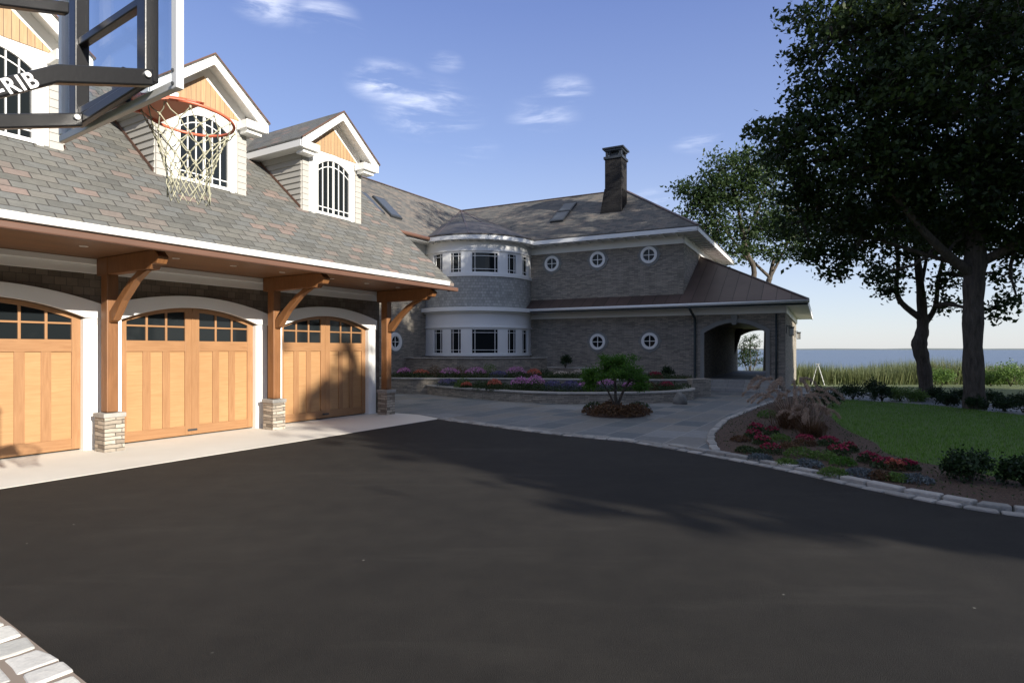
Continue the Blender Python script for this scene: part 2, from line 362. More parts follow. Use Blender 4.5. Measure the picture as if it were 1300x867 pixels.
def make_tree(name, label, trunk, limbs, blobs, lsize, per, cr, lmat, cat='tree', group=None, twig=.5, flat=.6, shell=.55, n=10):
    """trunk: [(point, radius)...]; limbs: lists of the same; blobs: (centre, (rx,ry,rz), clumps)"""
    if 'shore' in (group or ''): trunk = [(p,q*.8) for p,q in trunk]; limbs = [[(p,q*.72) for p,q in l] for l in limbs]
    base = Vector(trunk[0][0]); t = thing(name, label, cat, base, group)
    mb = MB(); sp = spline([p for p,_ in trunk], 5); rr = np.interp(np.linspace(0,len(trunk)-1,len(sp)), range(len(trunk)), [r for _,r in trunk])
    rr = [r*(1+.06*math.sin(i*1.7)) for i, r in enumerate(rr)]
    mb.tube(sp, rr, n)
    for lb in limbs:
        s2 = spline([p for p,_ in lb], 4); r2 = np.interp(np.linspace(0,len(lb)-1,len(s2)), range(len(lb)), [r for _,r in lb])
        mb.tube(s2, list(r2), 7)
    anchors = [Vector(p) for lb in limbs for p,_ in lb[1:]] + [Vector(p) for p,_ in trunk[-1:]]
    P = []
    for c, rad, k in blobs:
        c = Vector(c); a = min(anchors, key=lambda q:(q-c).length)
        d0 = (a-c).length; mb.tube(wander(a, c, 5), np.linspace(min(.09,.03+.02*d0),.025,6), 5, cap=False)
        for i in range(k):
            v = rng.normal(size=3); v /= np.linalg.norm(v); v *= shell+(1-shell)*rng.random()**.5 if rng.random() < .8 else rng.random()
            q = np.array(c)+v*np.array(rad)
            if rng.random() < twig: mb.tube(wander(c, q, 4, .2), np.linspace(.022,.006,5), 4, cap=False)
            m = int(per*rng.uniform(.6,1.4)); cl = rng.normal(size=(m,3))*cr*rng.uniform(.7,1.2); cl[:,2] *= flat
            P.append(q+cl)
    mb.build('trunk', m_bark, t, uv=None)
    leaf_obj('crown', np.concatenate(P), lsize, lmat, t)
    return t
def bush(name, label, pos, r, h, mat, cat='shrub', group=None, nl=1500, ls=.05, stems=True):
    t = thing(name, label, cat, pos, group)
    k = max(6,int(nl/60)); P = []
    for i in range(k):
        v = rng.normal(size=3); v[2] = abs(v[2])-.25; v /= np.linalg.norm(v); v *= rng.uniform(.55,.95)
        c = np.array(pos)+np.array([0,0,h*.42])+v*np.array([r,r,h*.55])
        P.append(c+rng.normal(size=(60,3))*r*.2)
    P = np.concatenate(P); P = P[P[:,2] > pos[2]]
    mb = MB()
    for i in range(5):
        q = random.uniform(0,6.28); mb.tube([Vector(pos), Vector(pos)+Vector((math.cos(q)*r*.4,math.sin(q)*r*.4,h*.6))], [.02,.006], 5)
    mb.build('stems', m_bark, t, uv=None)
    leaf_obj('foliage', P, ls, mat, t, asp=.6); return t
def flowers(name, label, pos, r, h, fmat, bmat, cat='flowers', group=None, nf=450, nb=220, ls=.06, bs=.045, spread=.8):
    t = thing(name, label, cat, pos, group); pos = np.array(pos); r *= 1.15; nf = int(nf*1.3); h *= 1.25 if group == 'flower clumps in the stone planters' else 1
    q = rng.uniform(0,2*np.pi,nf); rr = np.sqrt(rng.random(nf))*r; z = h*np.sqrt(np.clip(1-(rr/r)**2,0,1))*rng.uniform(.15,.95,nf)
    leaf_obj('foliage', pos+np.stack([rr*np.cos(q),rr*np.sin(q),z+.01],1), ls, fmat, t, asp=.4, up=.6)
    if bmat:
        q = rng.uniform(0,2*np.pi,nb); rr = np.sqrt(rng.random(nb))*r*spread; z = h*np.sqrt(np.clip(1-(rr/r)**2,0,1))*rng.uniform(.9,1.15,nb)
        leaf_obj('blooms', pos+np.stack([rr*np.cos(q),rr*np.sin(q),z+.01],1), bs, bmat, t, asp=.9)
    return t

# ================================================================== SETTING
def shore(y): 
    if y < 26: return -.03
    if y < 46: return -.03-(y-26)/20*1.0
    return -1.03-min(y-46,20)*.12
mb = MB(); xs = [-900,-300,-100,-40,-20,-10,0,10,20,30,40,60,100,300,900]; ys = [-600,-200,-60,-20,0,10,20,26,30,34,38,42,46,50,56,66,120]
g = [[mb.bm.verts.new((x,y,shore(y))) for x in xs] for y in ys]
for i in range(len(ys)-1):
    for j in range(len(xs)-1): mb.bm.faces.new((g[i][j],g[i][j+1],g[i+1][j+1],g[i+1][j]))
struct(mb.build('ground', m_field))
mb = MB(); mb.sheet([(-30000,49,-1.6),(30000,49,-1.6),(30000,40000,-1.6),(-30000,40000,-1.6)]); struct(mb.build('sea', m_sea))
mb = MB(); P = [(-16000,0)]
for i in range(60): P.append((-16000+i*560, random.uniform(14,34)))
P.append((17600,0)); mb.prism([(x,11000,z-1.6) for x,z in P], (0,300,0)); struct(mb.build('far_shore', m_shore))

kerb = spline([(-1.74,13.8,0),(.32,11.7,0),(2.04,10.53,0),(2.97,9.04,0),(3.62,8.05,0),(4.0,7.0,0),(4.37,6.3,0),(4.92,5.78,0),(5.7,5.2,0),(7.2,4.3,0),(10,3,0)], 6)
kerb = spline([at(554,532),at(612,540),at(671,548),at(735,555),at(797,561),at(850,570),at(900,579),at(992,597),at(1085,618),at(1177,637),at(1297,656),(6.3,5.0,0),(8,4.0,0),(12,2.4,0)], 5)
# drive
mb = MB()
dr = [G(11.05,-8.6)] + kerb + [Vector((30,-4,0)),Vector((30,-20,0)),Vector((-10,-20,0)),at(160,911),at(105,867),at(0,785),G(-.6,-5.2),G(-1.2,-8.6)]
mb.sheet([Vector((p.x,p.y,.0)) for p in dr]); struct(mb.build('driveway', m_asph))
# apron
mb = MB(); pts = [G(-1.2,-8.6,-.05),G(11.05,-8.6,-.05),G(11.45,-9.6,-.05),G(11.45,-11.3,-.05),G(-1.2,-11.3,-.05)]; mb.prism(pts, (0,0,.055)); struct(mb.build('concrete_apron', m_conc))
mb = MB()
# bluestone court
bedc = [at(915,575),at(907,562),at(908,552),at(925,535),at(960,520),at(990,509),at(1012,503)]
pts = [G(11.45,-11.3),G(11.45,-9.6),G(11.05,-8.6)]+[p+Vector((.08,.12,0)) for p in kerb[:32]]+bedc[1:]+[Vector((12.5,23.2,0)),Vector((12.5,28,0)),Vector((-9,29,0)),Vector((-9,20,0))]
mb.sheet([Vector((p.x,p.y,.012)) for p in pts]); struct(mb.build('bluestone_court', m_blue))
# kerb stones
def stones(path, off, w, L, z, h, mb, jit=.012, gap=.012):
    path = [Vector(p) for p in path]; acc = [0]
    for i in range(1,len(path)): acc.append(acc[-1]+(path[i]-path[i-1]).length)
    def P(d):
        for i in range(1,len(path)):
            if acc[i] >= d: 
                t = (d-acc[i-1])/max(1e-6,acc[i]-acc[i-1]); q = path[i-1].lerp(path[i],t); dd = (path[i]-path[i-1]).normalized(); return q, dd
        return path[-1], (path[-1]-path[-2]).normalized()
    d = 0
    while d < acc[-1]-.05:
        l = L*random.uniform(.8,1.25); p, dd = P(d+gap); q, de = P(min(acc[-1],d+l-gap)); n1 = Vector((-dd.y,dd.x,0)); n2 = Vector((-de.y,de.x,0))
        J = lambda: Vector((random.uniform(-jit,jit),random.uniform(-jit,jit),0))
        hh = h+random.uniform(-.008,.008)
        base = [p+n1*off+J(), q+n2*off+J(), q+n2*(off+w-gap)+J(), p+n1*(off+w-gap)+J()]
        mid = [(q+r)/2 for q,r in zip(base, base[1:]+base[:1])]
        poly = []
        for b_, m_ in zip(base, mid): poly += [b_, m_+J()*.7]
        for v_ in poly: v_.z = z
        mb.prism(poly, (random.uniform(-.006,.006),random.uniform(-.006,.006),hh)); d += l
mb = MB(); stones(kerb, .0, .14, .26, -.03, .05, mb); stones(kerb[24:], .15, .15, .34, -.03, .085, mb, .014)
stones([p for p in kerb[:25]], .15, .13, .26, -.03, .05, mb)
stones(bedc, .0, .14, .26, -.03, .09, mb)
kb = mb.build('kerb', m_gran, bevel=.014); struct(kb)
mb = MB(); lb = [G(-.4,-5.4),at(0,785),at(105,867),at(165,915),at(260,1000)]
lb = [Vector((p.x,p.y,0)) for p in reversed(lb)]
[stones(lb, .005+.185*k, .17, .22, -.03, .055, mb, .013, .012) for k in range(5)]
struct(mb.build('cobble_edging', m_cob, bevel=.016))
mb = MB(); mb.sheet([Vector((p.x,p.y,.017)) for p in [lb[0],lb[1],lb[2],lb[3],lb[4],lb[4]+Vector((-.8,-.6,0)),lb[0]+Vector((-.9,-.5,0))]]); struct(mb.build('edging_bed', M_paint('mortar', (.25,.20,.16), .95, .2)))
# flower bed, lawn, side path
lawnl = spline([at(1044,519),at(1058,534),at(1072,546),at(1095,557),at(1112,565),at(1124,577),at(1161,588),at(1207,596),at(1263,608),at(1297,614),(6.6,6.9,0),(9,5.2,0),(13,3.4,0)], 4)
bed = bedc + [at(1030,505)] + lawnl + [Vector((12,2.7,0))] + [p+Vector((.2,.25,0)) for p in reversed(kerb[36:])]
mb = MB(); mb.sheet([Vector((p.x,p.y,.03)) for p in bed]); struct(mb.build('flower_bed', m_mulch))
mb = MB(); lw = lawnl + [Vector((25,2,0)),Vector((25,14,0)),at(1297,528),at(1180,515),at(1072,508)]
mb.sheet([Vector((p.x,p.y,.02)) for p in lw]); struct(mb.build('lawn', m_lawn))
mb = MB(); mb.sheet([Vector((p.x,p.y,.024)) for p in [at(1020,506),at(1072,508),at(1180,515),at(1297,528),Vector((25,14,0)),Vector((25,15.4,0)),at(1297,517),at(1180,505.5),at(1072,497),Vector((11.5,24,0))]]); struct(mb.build('path', m_blue))
# grass blades on the lawn
def inpoly(P, poly):
    x = P[:,0]; y = P[:,1]; ins = np.zeros(len(P),bool); n = len(poly)
    for i in range(n):
        a, b = poly[i], poly[(i+1)%n]
        c = ((a.y > y) != (b.y > y)) & (x < (b.x-a.x)*(y-a.y)/((b.y-a.y) or 1e-9)+a.x); ins ^= c
    return ins
Pg = np.stack([rng.uniform(4.5,17,260000),rng.uniform(5,20,260000),np.full(260000,.02)],1); Pg = Pg[inpoly(Pg, lw)]
Pg = Pg[rng.random(len(Pg)) < np.clip(9/Pg[:,1],.2,1)]
o = blade_obj('grass', Pg[:90000], .05, .008, l_grass, lean=.5, seg=1); o['kind'] = 'stuff'; o['label'] = 'short green lawn grass in the shade of the trees'; 
# reeds
nr = 60000; ry = 40+rng.random(nr)**1.5*9; rx = rng.uniform(4,60,nr)
Pr = np.stack([rx, ry, np.array([shore(y) for y in ry])],1)
hh = 1.28+.25*np.sin(rx*.7)+.2*np.sin(rx*.23+1)+rng.normal(size=nr)*.1
o = blade_obj('reeds', Pr, hh, .05, l_reed, lean=.22, seg=3); o['kind'] = 'stuff'; o['label'] = 'band of tall yellow green reeds along the water'

# ================================================================== GARAGE
gar = thing('garage', 'long garage with cedar doors, slate roof and white arched dormers', 'garage', G(6,-12.6))
S0, S1 = -.3, 11.3; TW = -10.75; doors = [3.36,6.46,9.62]; HW = 1.28
def arch(ds, z0=2.11, rise=.26, w=HW): return z0+rise*(1-(ds/w)**2)
out = [G(S0,TW,0)]
for c in doors:
    out.append(G(c-HW,TW,0))
    for i in range(17): ds = -HW+2*HW*i/16; out.append(G(c+ds,TW,arch(ds)))
    out.append(G(c+HW,TW,0))
out += [G(S1,TW,0),G(S1,TW,3.3),G(S0,TW,3.3)]
mb = MB(); mb.prism(out, N*-.15)
mb.box(G,(S0,S1),(-17.0,-16.85),(0,3.3)); 
for s_ in (S0,S1-.15):
    mb.prism([G(s_,TW-.15,0),G(s_,-16.85,0),G(s_,-16.85,3.3),G(s_,-12.85,6.55),G(s_,TW-.15,4.85),G(s_,TW-.15,0)][:5], D*.15)
mb.build('wall', m_gwall, gar)
mb = MB(); mb.box(G,(S0+.2,S1-.2),(-16.8,TW-.3),(-.04,.0)); mb.build('floor', m_conc, gar)
EV = -8.62; K = .856; RZ = 3.19; RR = 4.2
mb = MB()
mb.prism([G(S0-.3,EV,RZ),G(11.6,EV,RZ),G(11.6,EV-RR,RZ+K*RR),G(S0-.3,EV-RR,RZ+K*RR)], (0,0,-.07))
mb.prism([G(S0-.3,EV-2*RR,RZ),G(11.6,EV-2*RR,RZ),G(11.6,EV-RR,RZ+K*RR),G(S0-.3,EV-RR,RZ+K*RR)], (0,0,-.07))
mb.build('roof', m_roof, gar)
mb = MB(); mb.prism([G(11.5,EV-.1,RZ-.08),G(11.5,EV-RR,RZ+K*RR-.08),G(11.5,EV-RR,RZ+K*RR-.26),G(11.5,EV-.1,RZ-.2)], D*.06); mb.build('rake_board', m_coppg, gar)
mb = MB(); mb.prism([G(S0-.3,EV+.02,RZ-.09),G(S0-.3,EV+.10,RZ-.08),G(S0-.3,EV+.12,RZ+.01),G(S0-.3,EV+.02,RZ-.01)], D*11.9); mb.build('gutter', m_white, gar)
mb = MB(); mb.box(G,(S0-.3,11.72),(EV-.06,EV+.05),(RZ-.19,RZ-.095)); mb.build('fascia', m_coppg, gar, bevel=.02)
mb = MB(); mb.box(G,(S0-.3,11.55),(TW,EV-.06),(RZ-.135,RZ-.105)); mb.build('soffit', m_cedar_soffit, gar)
mb = MB(); mb.box(G,(S0,S1),(TW+.003,TW+.04),(2.82,RZ-.14)); mb.box(G,(S0,S1),(TW+.04,TW+.10),(2.96,RZ-.14)); mb.build('frieze_board', m_white, gar, bevel=.006)
for s_ in (1.9,2.9,4.1,5.4,6.4,7.4,8.6,9.6,10.6):
    mb = MB(); mb.ring(G(s_,-9.5,RZ-.136), (0,0.0001,-1), .035, .055, .006, 20); mb.build('downlight', m_white, gar, loc=G(s_,-9.5,RZ-.14))
# doors
def SZ(mb, poly, t0, dt): return mb.prism([G(s,t0,z) for s,z in poly], N*dt)
def make_door(c):
    t0 = TW-.12; mb = MB()
    def vb(s0,s1,z0, top=None, t=t0, d=.045):
        n = 5; poly = [(s0,z0),(s1,z0)] + [(s1+(s0-s1)*i/n, (top if top else arch(s1+(s0-s1)*i/n-c)-.004)) for i in range(n+1)]
        SZ(mb, poly, t, d)
    parts = []
    for L0 in (c-1.275, c+.005):
        mh = MB(); mp = MB(); gl = MB(); parts.append((mh,mp,gl))
        L1 = L0+1.27
        vb(L0,L0+.13,.03); vb(L1-.13,L1,.03)
        def hb(s0,s1,z0,z1,d=.042): SZ(mh, [(s0,z0),(s1,z0),(s1,z1),(s0,z1)], t0, d)
        mr_ = MB(); SZ(mr_, [(L0+.13,.03),(L1-.13,.03),(L1-.13,.2),(L0+.13,.2)], t0, .042); parts.append(mr_)
        hb(L0+.13,L1-.13,1.57,1.76)
        n = 8; s0, s1 = L0+.13, L1-.13
        SZ(mh, [(s0+(s1-s0)*i/n, arch(s0+(s1-s0)*i/n-c)-.075) for i in range(n+1)]+[(s1+(s0-s1)*i/n, arch(s1+(s0-s1)*i/n-c)-.004) for i in range(n+1)], t0, .042)
        w = (s1-s0)
        hb(s0,s1,2.0,2.03,.034)
        for k in (1,2):
            x_ = s0+w*k/3; vb(x_-.018,x_+.018,1.76, d=.036, top=arch(x_-c)-.07)
            vb(x_-.065,x_+.065,.2,1.57, d=.038)
        SZ(mp, [(s0,.2),(s1,.2),(s1,1.57),(s0,1.57)], t0-.004, .022)
        SZ(gl, [(s0,1.76),(s1,1.76)]+[(s1+(s0-s1)*i/n, arch(s1+(s0-s1)*i/n-c)-.07) for i in range(n+1)], t0-.002, .012)
    dm = mb.build('garage_door', m_doorf, gar, loc=G(c,TW-.1,0), bevel=.004)
    for q_ in [p for p in parts if isinstance(p,MB)]: q_.build('bottom_rail', m_doorh, dm, bevel=.004)
    for mh,mp,gl in [p for p in parts if not isinstance(p,MB)]: mh.build('door_rails', m_doorh, dm, bevel=.004); mp.build('door_panel', m_doorp, dm); gl.build('window_glass', m_glass, dm)
    h = MB(); h.box(G,(c-.09,c+.09),(t0+.046,t0+.06),(.10,.135)); h.build('door_bolt', m_dark, dm, bevel=.004)
    h = MB(); h.box(G,(c-.012,c+.012),(t0+.046,t0+.052),(.03,2.3)); h.build('door_astragal', m_doorf, dm)
    return dm
d0 = make_door(doors[0])
for c in doors[1:]: copy_tree(d0, gar, D*(c-doors[0]))
mb = MB()
def casing(c):
    mb = MB(); n = 20; w = 1.54; t = TW+.003; d = .06
    oz = lambda ds: 2.33+.25*(1-(ds/w)**2)
    inner = [(c-HW+2*HW*i/n, arch(-HW+2*HW*i/n)) for i in range(n+1)]
    outer = [(c+w-2*w*i/n, oz(w-2*w*i/n)) for i in range(n+1)]
    SZ(mb, inner+[(c+w,2.10)]+outer+[(c-w,2.10)], t, d)
    for s in (-1,1):
        a, b = sorted((c+s*HW, c+s*(w-.03))); mb.box(G,(a,b),(t,t+.045),(.0,2.098))
        a, b = sorted((c+s*(HW+.05), c+s*(w-.08))); mb.box(G,(a,b),(t+.045,t+.058),(.25,2.0))
        a, b = sorted((c+s*(HW-.001), c+s*(HW-.012))); mb.box(G,(a,b),(TW-.12,t+.02),(0,2.09))
    return mb.build('door_casing', m_white, gar, loc=G(c,TW,0), bevel=.006)
c0 = casing(doors[0])
for c in doors[1:]: copy_tree(c0, gar, D*(c-doors[0]))
# posts
def post(s):
    mb = MB(); mb.box(G,(s-.085,s+.085),(-10.44,-10.25),(.62,RZ-.14)); p = mb.build('timber_post', m_timber, gar, loc=G(s,-10.36,0), bevel=.012)
    mb = MB(); bz = RZ-.14
    mb.prism([G(s-.075,-10.6,bz),G(s-.075,-8.92,bz),G(s-.075,-8.8,bz-.1),G(s-.075,-8.86,bz-.2),G(s-.075,-8.98,bz-.2),G(s-.075,-9.05,bz-.27),G(s-.075,-10.6,bz-.27)], D*.15); mb.build('beam', m_timber, p, bevel=.01)
    mb = MB(); a = [(-10.25,2.02),(-10.12,2.06),(-9.86,2.36),(-9.5,2.64),(-9.22,2.78),(-9.1,2.7+.08)]; b = [(-9.42,2.78),(-9.66,2.66),(-9.98,2.42),(-10.25,2.2)]
    mb.prism([G(s-.055,t,z) for t,z in a+b], D*.11); mb.build('brace', m_timber, p, bevel=.01)
    mb = MB(); mb.box(G,(s-.145,s+.145),(-10.50,-10.19),(.0,.54)); q = mb.build('stone_pier', m_stone, p)
    mb = MB(); mb.box(G,(s-.165,s+.165),(-10.52,-10.17),(.54,.61)); mb.build('capstone', m_cap, q, bevel=.01)
    return p
post(4.83); post(7.87)
p3 = post(11.12); post(1.8)
# dormers
def make_dormer(c):
    r0 = 1.57; tf = EV-r0; hw = .83; zb = 4.47; ze = 5.66; zp = 6.36
    k = .8; loc = G(c,tf,zb)
    mb = MB(); mb.prism([G(c-hw,tf,zb-.3),G(c+hw,tf,zb-.3),G(c+hw,tf,6.72-hw*k),G(c,tf,6.72),G(c-hw,tf,6.72-hw*k)], N*-.1)
    d = mb.build('dormer', m_white, gar, loc=loc)
    mb = MB()
    z = zb-.1; i = 0
    while z < ze+.05:
        for s, sg in ((c-hw,-1),(c+hw,1)):
            rb = (z-RZ)/K+.35
            mb.prism([G(s,tf+.0,z),G(s+sg*.032,tf+.0,z),G(s+sg*.01,tf+.0,z+.125),G(s,tf+.0,z+.125)], N*-(max(.3,rb-r0+.3)))
            mb.box(G, tuple(sorted((s+sg*.002, s-sg*.17))), (tf+.002,tf+.03), (z+.004,z+.118))
        z += .122
    mb.build('clapboards', m_clap, d)
    mb = MB()   # sill and corner trim
    mb.box(G,(c-hw-.06,c+hw+.06),(tf+.003,tf+.06),(zb-.14,zb-.02)); mb.build('sill', m_white, d, bevel=.006)
    # window: arched casing, glass and bars
    ww = .44; z0 = zb+.1; zs = z0+.98; rise = .17
    az = lambda ds, w, zz: zz+rise*(1-(ds/w)**2)
    def pr(m, pl, t, dd): m.prism([G(s,t,z) for s,z in pl], N*dd)
    n = 14; fr = MB()
    for (w0,w1,zz0,tt,dd) in ((ww,ww+.06,zs,tf+.003,.055),(ww+.06,ww+.15,zs,tf+.003,.03)):
        inn = [(c-w0+2*w0*i/n, az(-w0+2*w0*i/n,w0,zz0+(w0-ww))) for i in range(n+1)]
        ou = [(c+w1-2*w1*i/n, az(w1-2*w1*i/n,w1,zz0+(w1-ww))) for i in range(n+1)]
        lo = z0-(w1-ww)
        pr(fr, [(c-w0,z0)]+inn+[(c+w0,z0),(c+w0,lo),(c+w1,lo)]+ou+[(c-w1,lo),(c-w0,lo)], tt, dd)
        fr.box(G,(c-w0,c+w0),(tt+.0015,tt+dd-.002),(lo+.001,z0-(w0-ww)))
    wf = fr.build('window_frame', m_white, d, bevel=.004)
    gm = MB(); pr(gm, [(c-ww,z0)]+[(c-ww+2*ww*i/n, az(-ww+2*ww*i/n,ww,zs)) for i in range(n+1)]+[(c+ww,z0)], tf+.004, .012); gm.build('window_glass', m_glass, d)
    bm_ = MB()
    for ds, w in ((0,.045),(-.30,.018),(.30,.018),(-.15,.018),(.15,.018)): bm_.box(G,(c+ds-w/2,c+ds+w/2),(tf+.014,tf+.034),(z0,az(ds,ww,zs)))
    bm_.box(G,(c-ww,c+ww),(tf+.015,tf+.032),(z0+.1,z0+.118))
    for i in range(n):
        s0, s1 = c-ww+2*ww*i/n, c-ww+2*ww*(i+1)/n; q0, q1 = az(s0-c,ww,zs)-.13, az(s1-c,ww,zs)-.13
        pr(bm_, [(s0,q0),(s1,q1),(s1,q1+.018),(s0,q0+.018)], tf+.015, .017)
    bm_.build('window_bars', m_white, d)
    zt_ = lambda x: 6.78-.8*x; ho_ = 1.1
    # gable cedar triangle
    mb = MB(); mb.prism([G(c-.72,tf+.003,ze+.22),G(c+.72,tf+.003,ze+.22),G(c,tf+.003,ze+.22+.72*k)], N*.012); mb.build('gable_panel', m_gable, d)
    mb = MB()
    for sg in (-1,1): mb.prism([G(c,tf+.001,zt_(0)-.04),G(c+sg*(ho_-.02),tf+.001,zt_(ho_-.02)-.04),G(c+sg*(ho_-.02),tf+.001,zt_(ho_-.02)-.055),G(c,tf+.001,zt_(0)-.055)], N*.34)
    mb.build('gable_soffit', m_white, d)
    # roof
    ho = 1.10; tr = tf+.36; zt = 6.78; zl = zt-ho*k; bk = EV-RR-.15
    mb = MB()
    for sg in (-1,1):
        mb.prism([G(c,tr,zt),G(c+sg*ho,tr,zl),G(c+sg*ho,bk,zl),G(c,bk,zt)], (0,0,-.035))
    mb.build('dormer_roof', m_roof, d)
    mb = MB()
    for sg in (-1,1):   # rake boards, eave boards, boxed returns
        mb.prism([G(c,tr-.02,zt-.037),G(c+sg*(ho-.01),tr-.02,zl-.037),G(c+sg*(ho-.01),tr-.02,zl-.2),G(c+sg*(ho-.14),tr-.02,zl-.12),G(c,tr-.02,zt-.2)], N*-.045)
        mb.prism([G(c,tr-.066,zt-.037),G(c+sg*(ho-.02),tr-.066,zl-.037),G(c+sg*(ho-.02),tr-.066,zl-.07),G(c,tr-.066,zt-.07)], N*-.32)
        a, b = sorted((c+sg*(ho-.045),c+sg*(ho-.005))); mb.box(G,(a,b),(bk,tr-.07),(zl-.18,zl-.04))
        a, b = sorted((c+sg*(hw-.0),c+sg*(ho-.046))); mb.box(G,(a,b),(bk,tr-.07),(zl-.18,zl-.15))
        a, b = sorted((c+sg*(hw-.2),c+sg*(ho-.04))); mb.box(G,(a,b),(tf+.032,tr-.03),(zl-.2,zl-.05))
        a, b = sorted((c+sg*(hw-.14),c+sg*(ho-.1))); mb.box(G,(a,b),(tf+.033,tr-.1),(zl-.27,zl-.2))
    mb.build('cornice', m_white, d, bevel=.006)
    mb = MB(); 
    for sg in (-1,1):
        mb.prism([G(c,tr+.01,zt+.006),G(c+sg*(ho+.01),tr+.01,zl+.006),G(c+sg*(ho+.01),tr+.01,zl-.02),G(c,tr+.01,zt-.02)], N*-.03)
        # step flashing where the cheek meets the slates
        za = zb-.12; t1 = tf; t2 = EV-(ze-RZ)/K
        mb.prism([G(c+sg*(hw+.034),t1,RZ+K*(EV-t1)+.01),G(c+sg*(hw+.034),t2,RZ+K*(EV-t2)+.01),G(c+sg*(hw+.034),t2,RZ+K*(EV-t2)+.07),G(c+sg*(hw+.034),t1,RZ+K*(EV-t1)+.07)], D*(sg*.006))
    mb.box(G,(c-hw-.1,c+hw+.1),(tf+.062,tf+.12),(zb-.20,zb-.165))
    mb.build('flashing', m_coppg, d)
    return d
dd = make_dormer(3.29)
for c in (6.28,9.25): copy_tree(dd, gar, D*(c-3.29))

# ================================================================== HOUSE
hs = thing('stone_house', 'large stone house with round white turret bay, slate roofs and arched passage', 'house', W(6,5))
ZL, ZU = 3.48, 6.57; WA = .8
A0, A1 = .8, 12.6; PB = 11.6
# lower storey with arched passage
pa0, pa1 = 1.50, 3.81; pc = (pa0+pa1)/2; pw = (pa1-pa0)/2
def parch(d): return 2.28+.40*(1-(d/pw)**2)
def wallwith(b, thick, m, fl=.0):
    out = [W(A0,b,0),W(pa0,b,0)]
    for i in range(17): d = -pw+2*pw*i/16; out.append(W(pc+d,b,parch(d)))
    out += [W(pa1,b,0),W(A1,b,0),W(A1,b,3.4),W(A0,b,3.4)]
    m.prism(out, -M*thick)
mb = MB(); wallwith(WA,.35,mb); wallwith(PB-.35,.35,mb)
mb.box(W,(A0,A0+.3),(WA+.35,PB-.35),(0,3.4)); mb.box(W,(A1-.3,A1),(WA+.35,PB-.35),(0,3.4))
mb.box(W,(pa1,pa1+.2),(WA+.35,PB-.35),(0,3.4)); mb.box(W,(pa0-.2,pa0),(WA+.35,PB-.35),(0,3.4))
mb.build('lower_wall', m_stonew, hs)
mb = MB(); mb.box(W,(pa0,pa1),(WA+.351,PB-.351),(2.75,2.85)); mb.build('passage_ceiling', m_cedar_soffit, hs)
mb = MB(); mb.box(W,(pa0,pa1),(WA-.0,PB),(.0,.42)); mb.build('passage_floor', m_blue, hs)
mb = MB(); UA0 = 4.65; mb.box(W,(UA0,12.9),(WA,10.3),(3.4,6.5)); mb.build('upper_wall', m_stonew, hs)
# cut stone arch surround with keystone
mb = MB(); n = 18; o_ = .16
inner = [(pc-pw+2*pw*i/n, parch(-pw+2*pw*i/n)) for i in range(n+1)]
outer = [(pc+(pw+o_)-2*(pw+o_)*i/n, 2.28+.12+.44*(1-(((pw+o_)-2*(pw+o_)*i/n)/(pw+o_))**2)) for i in range(n+1)]
mb.prism([W(a,WA-.004,z) for a,z in [(pc-pw,.42)]+inner+[(pc+pw,.42),(pc+pw+o_,.42)]+outer+[(pc-pw-o_,.42)]], M*.06)
mb.prism([W(pc-.09,WA-.07,2.6),W(pc+.09,WA-.07,2.6),W(pc+.13,WA-.07,3.0),W(pc-.13,WA-.07,3.0)], M*.05)
mb.build('arch_surround', m_surround, hs, bevel=.01)
# upper hip roof
J = Vector((-2.89,33.96,9.48)); Rg = W(4.27+3.93,4.27,9.48)
EA = 3.93
mb = MB(); ctop = W(EA,0,ZU); cb = W(EA,11.2,ZU); 
mb.prism([W(14.2,0,ZU),ctop,Rg,J], (0,0,-.06))
mb.prism([ctop,cb,Rg], (0,0,-.06))
mb.prism([cb,W(16,11.2,ZU),J,Rg], (0,0,-.06))
# link wing roof
LE = -16.8; LR = -20.0
s0l = 13.2; sJ = J.dot(D)
mb.prism([G(s0l,LE,ZU),G(25.2,LE,ZU),J,G(s0l,LR,9.48)], (0,0,-.06))
mb.prism([G(s0l,LR-3.2,ZU),G(sJ+5,LR-3.2,ZU),J,G(s0l,LR,9.48)], (0,0,-.06))
mb.build('slate_roof', m_roof2, hs)
mb = MB()
for p, q in ((Rg,ctop),(Rg,J),(J,G(s0l,LR,9.48))): mb.bar(p+Vector((0,0,.0)), q+Vector((0,0,.0)), .16, .04)
mb.build('ridge_cap', m_copper, hs)
mb = MB(); mb.box(G,(s0l+.3,26),(-17.7,-17.5),(0,6.5)); mb.box(G,(s0l+.3,s0l+.5),(-23,-17.7),(0,6.5)); mb.prism([G(s0l+.3,-17,6.4),G(s0l+.3,-23,6.4),G(s0l+.3,-20,9.2)], D*.2); mb.build('link_wall', m_stonew, hs)
# fascias and soffits
def eave(mb, p, q, inward, z, h=.17, over=.8, cut=0):
    """fascia board and soffit between plan points p and q"""
    iw = inward.normalized()
    P = lambda v, zz: Vector((v.x,v.y,zz))
    mb.prism([P(p,z-.06),P(q,z-.06),P(q,z-.06-h),P(p,z-.06-h)], iw*.05)
    qq = q+(p-q).normalized()*cut
    mb.prism([P(p+iw*.052,z-.17),P(qq+iw*.052,z-.17),P(qq+iw*over,z-.17),P(p+iw*over,z-.17)], (0,0,-.03))
mb = MB()
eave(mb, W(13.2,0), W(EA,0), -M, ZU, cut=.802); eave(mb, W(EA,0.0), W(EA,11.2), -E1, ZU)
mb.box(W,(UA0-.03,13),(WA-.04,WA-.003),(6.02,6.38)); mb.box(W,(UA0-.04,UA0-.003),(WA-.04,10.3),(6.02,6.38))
for i in range(16): a_ = EA+.9+i*.55; mb.box(W,(a_,a_+.08),(.06,WA-.04),(6.31,6.368))
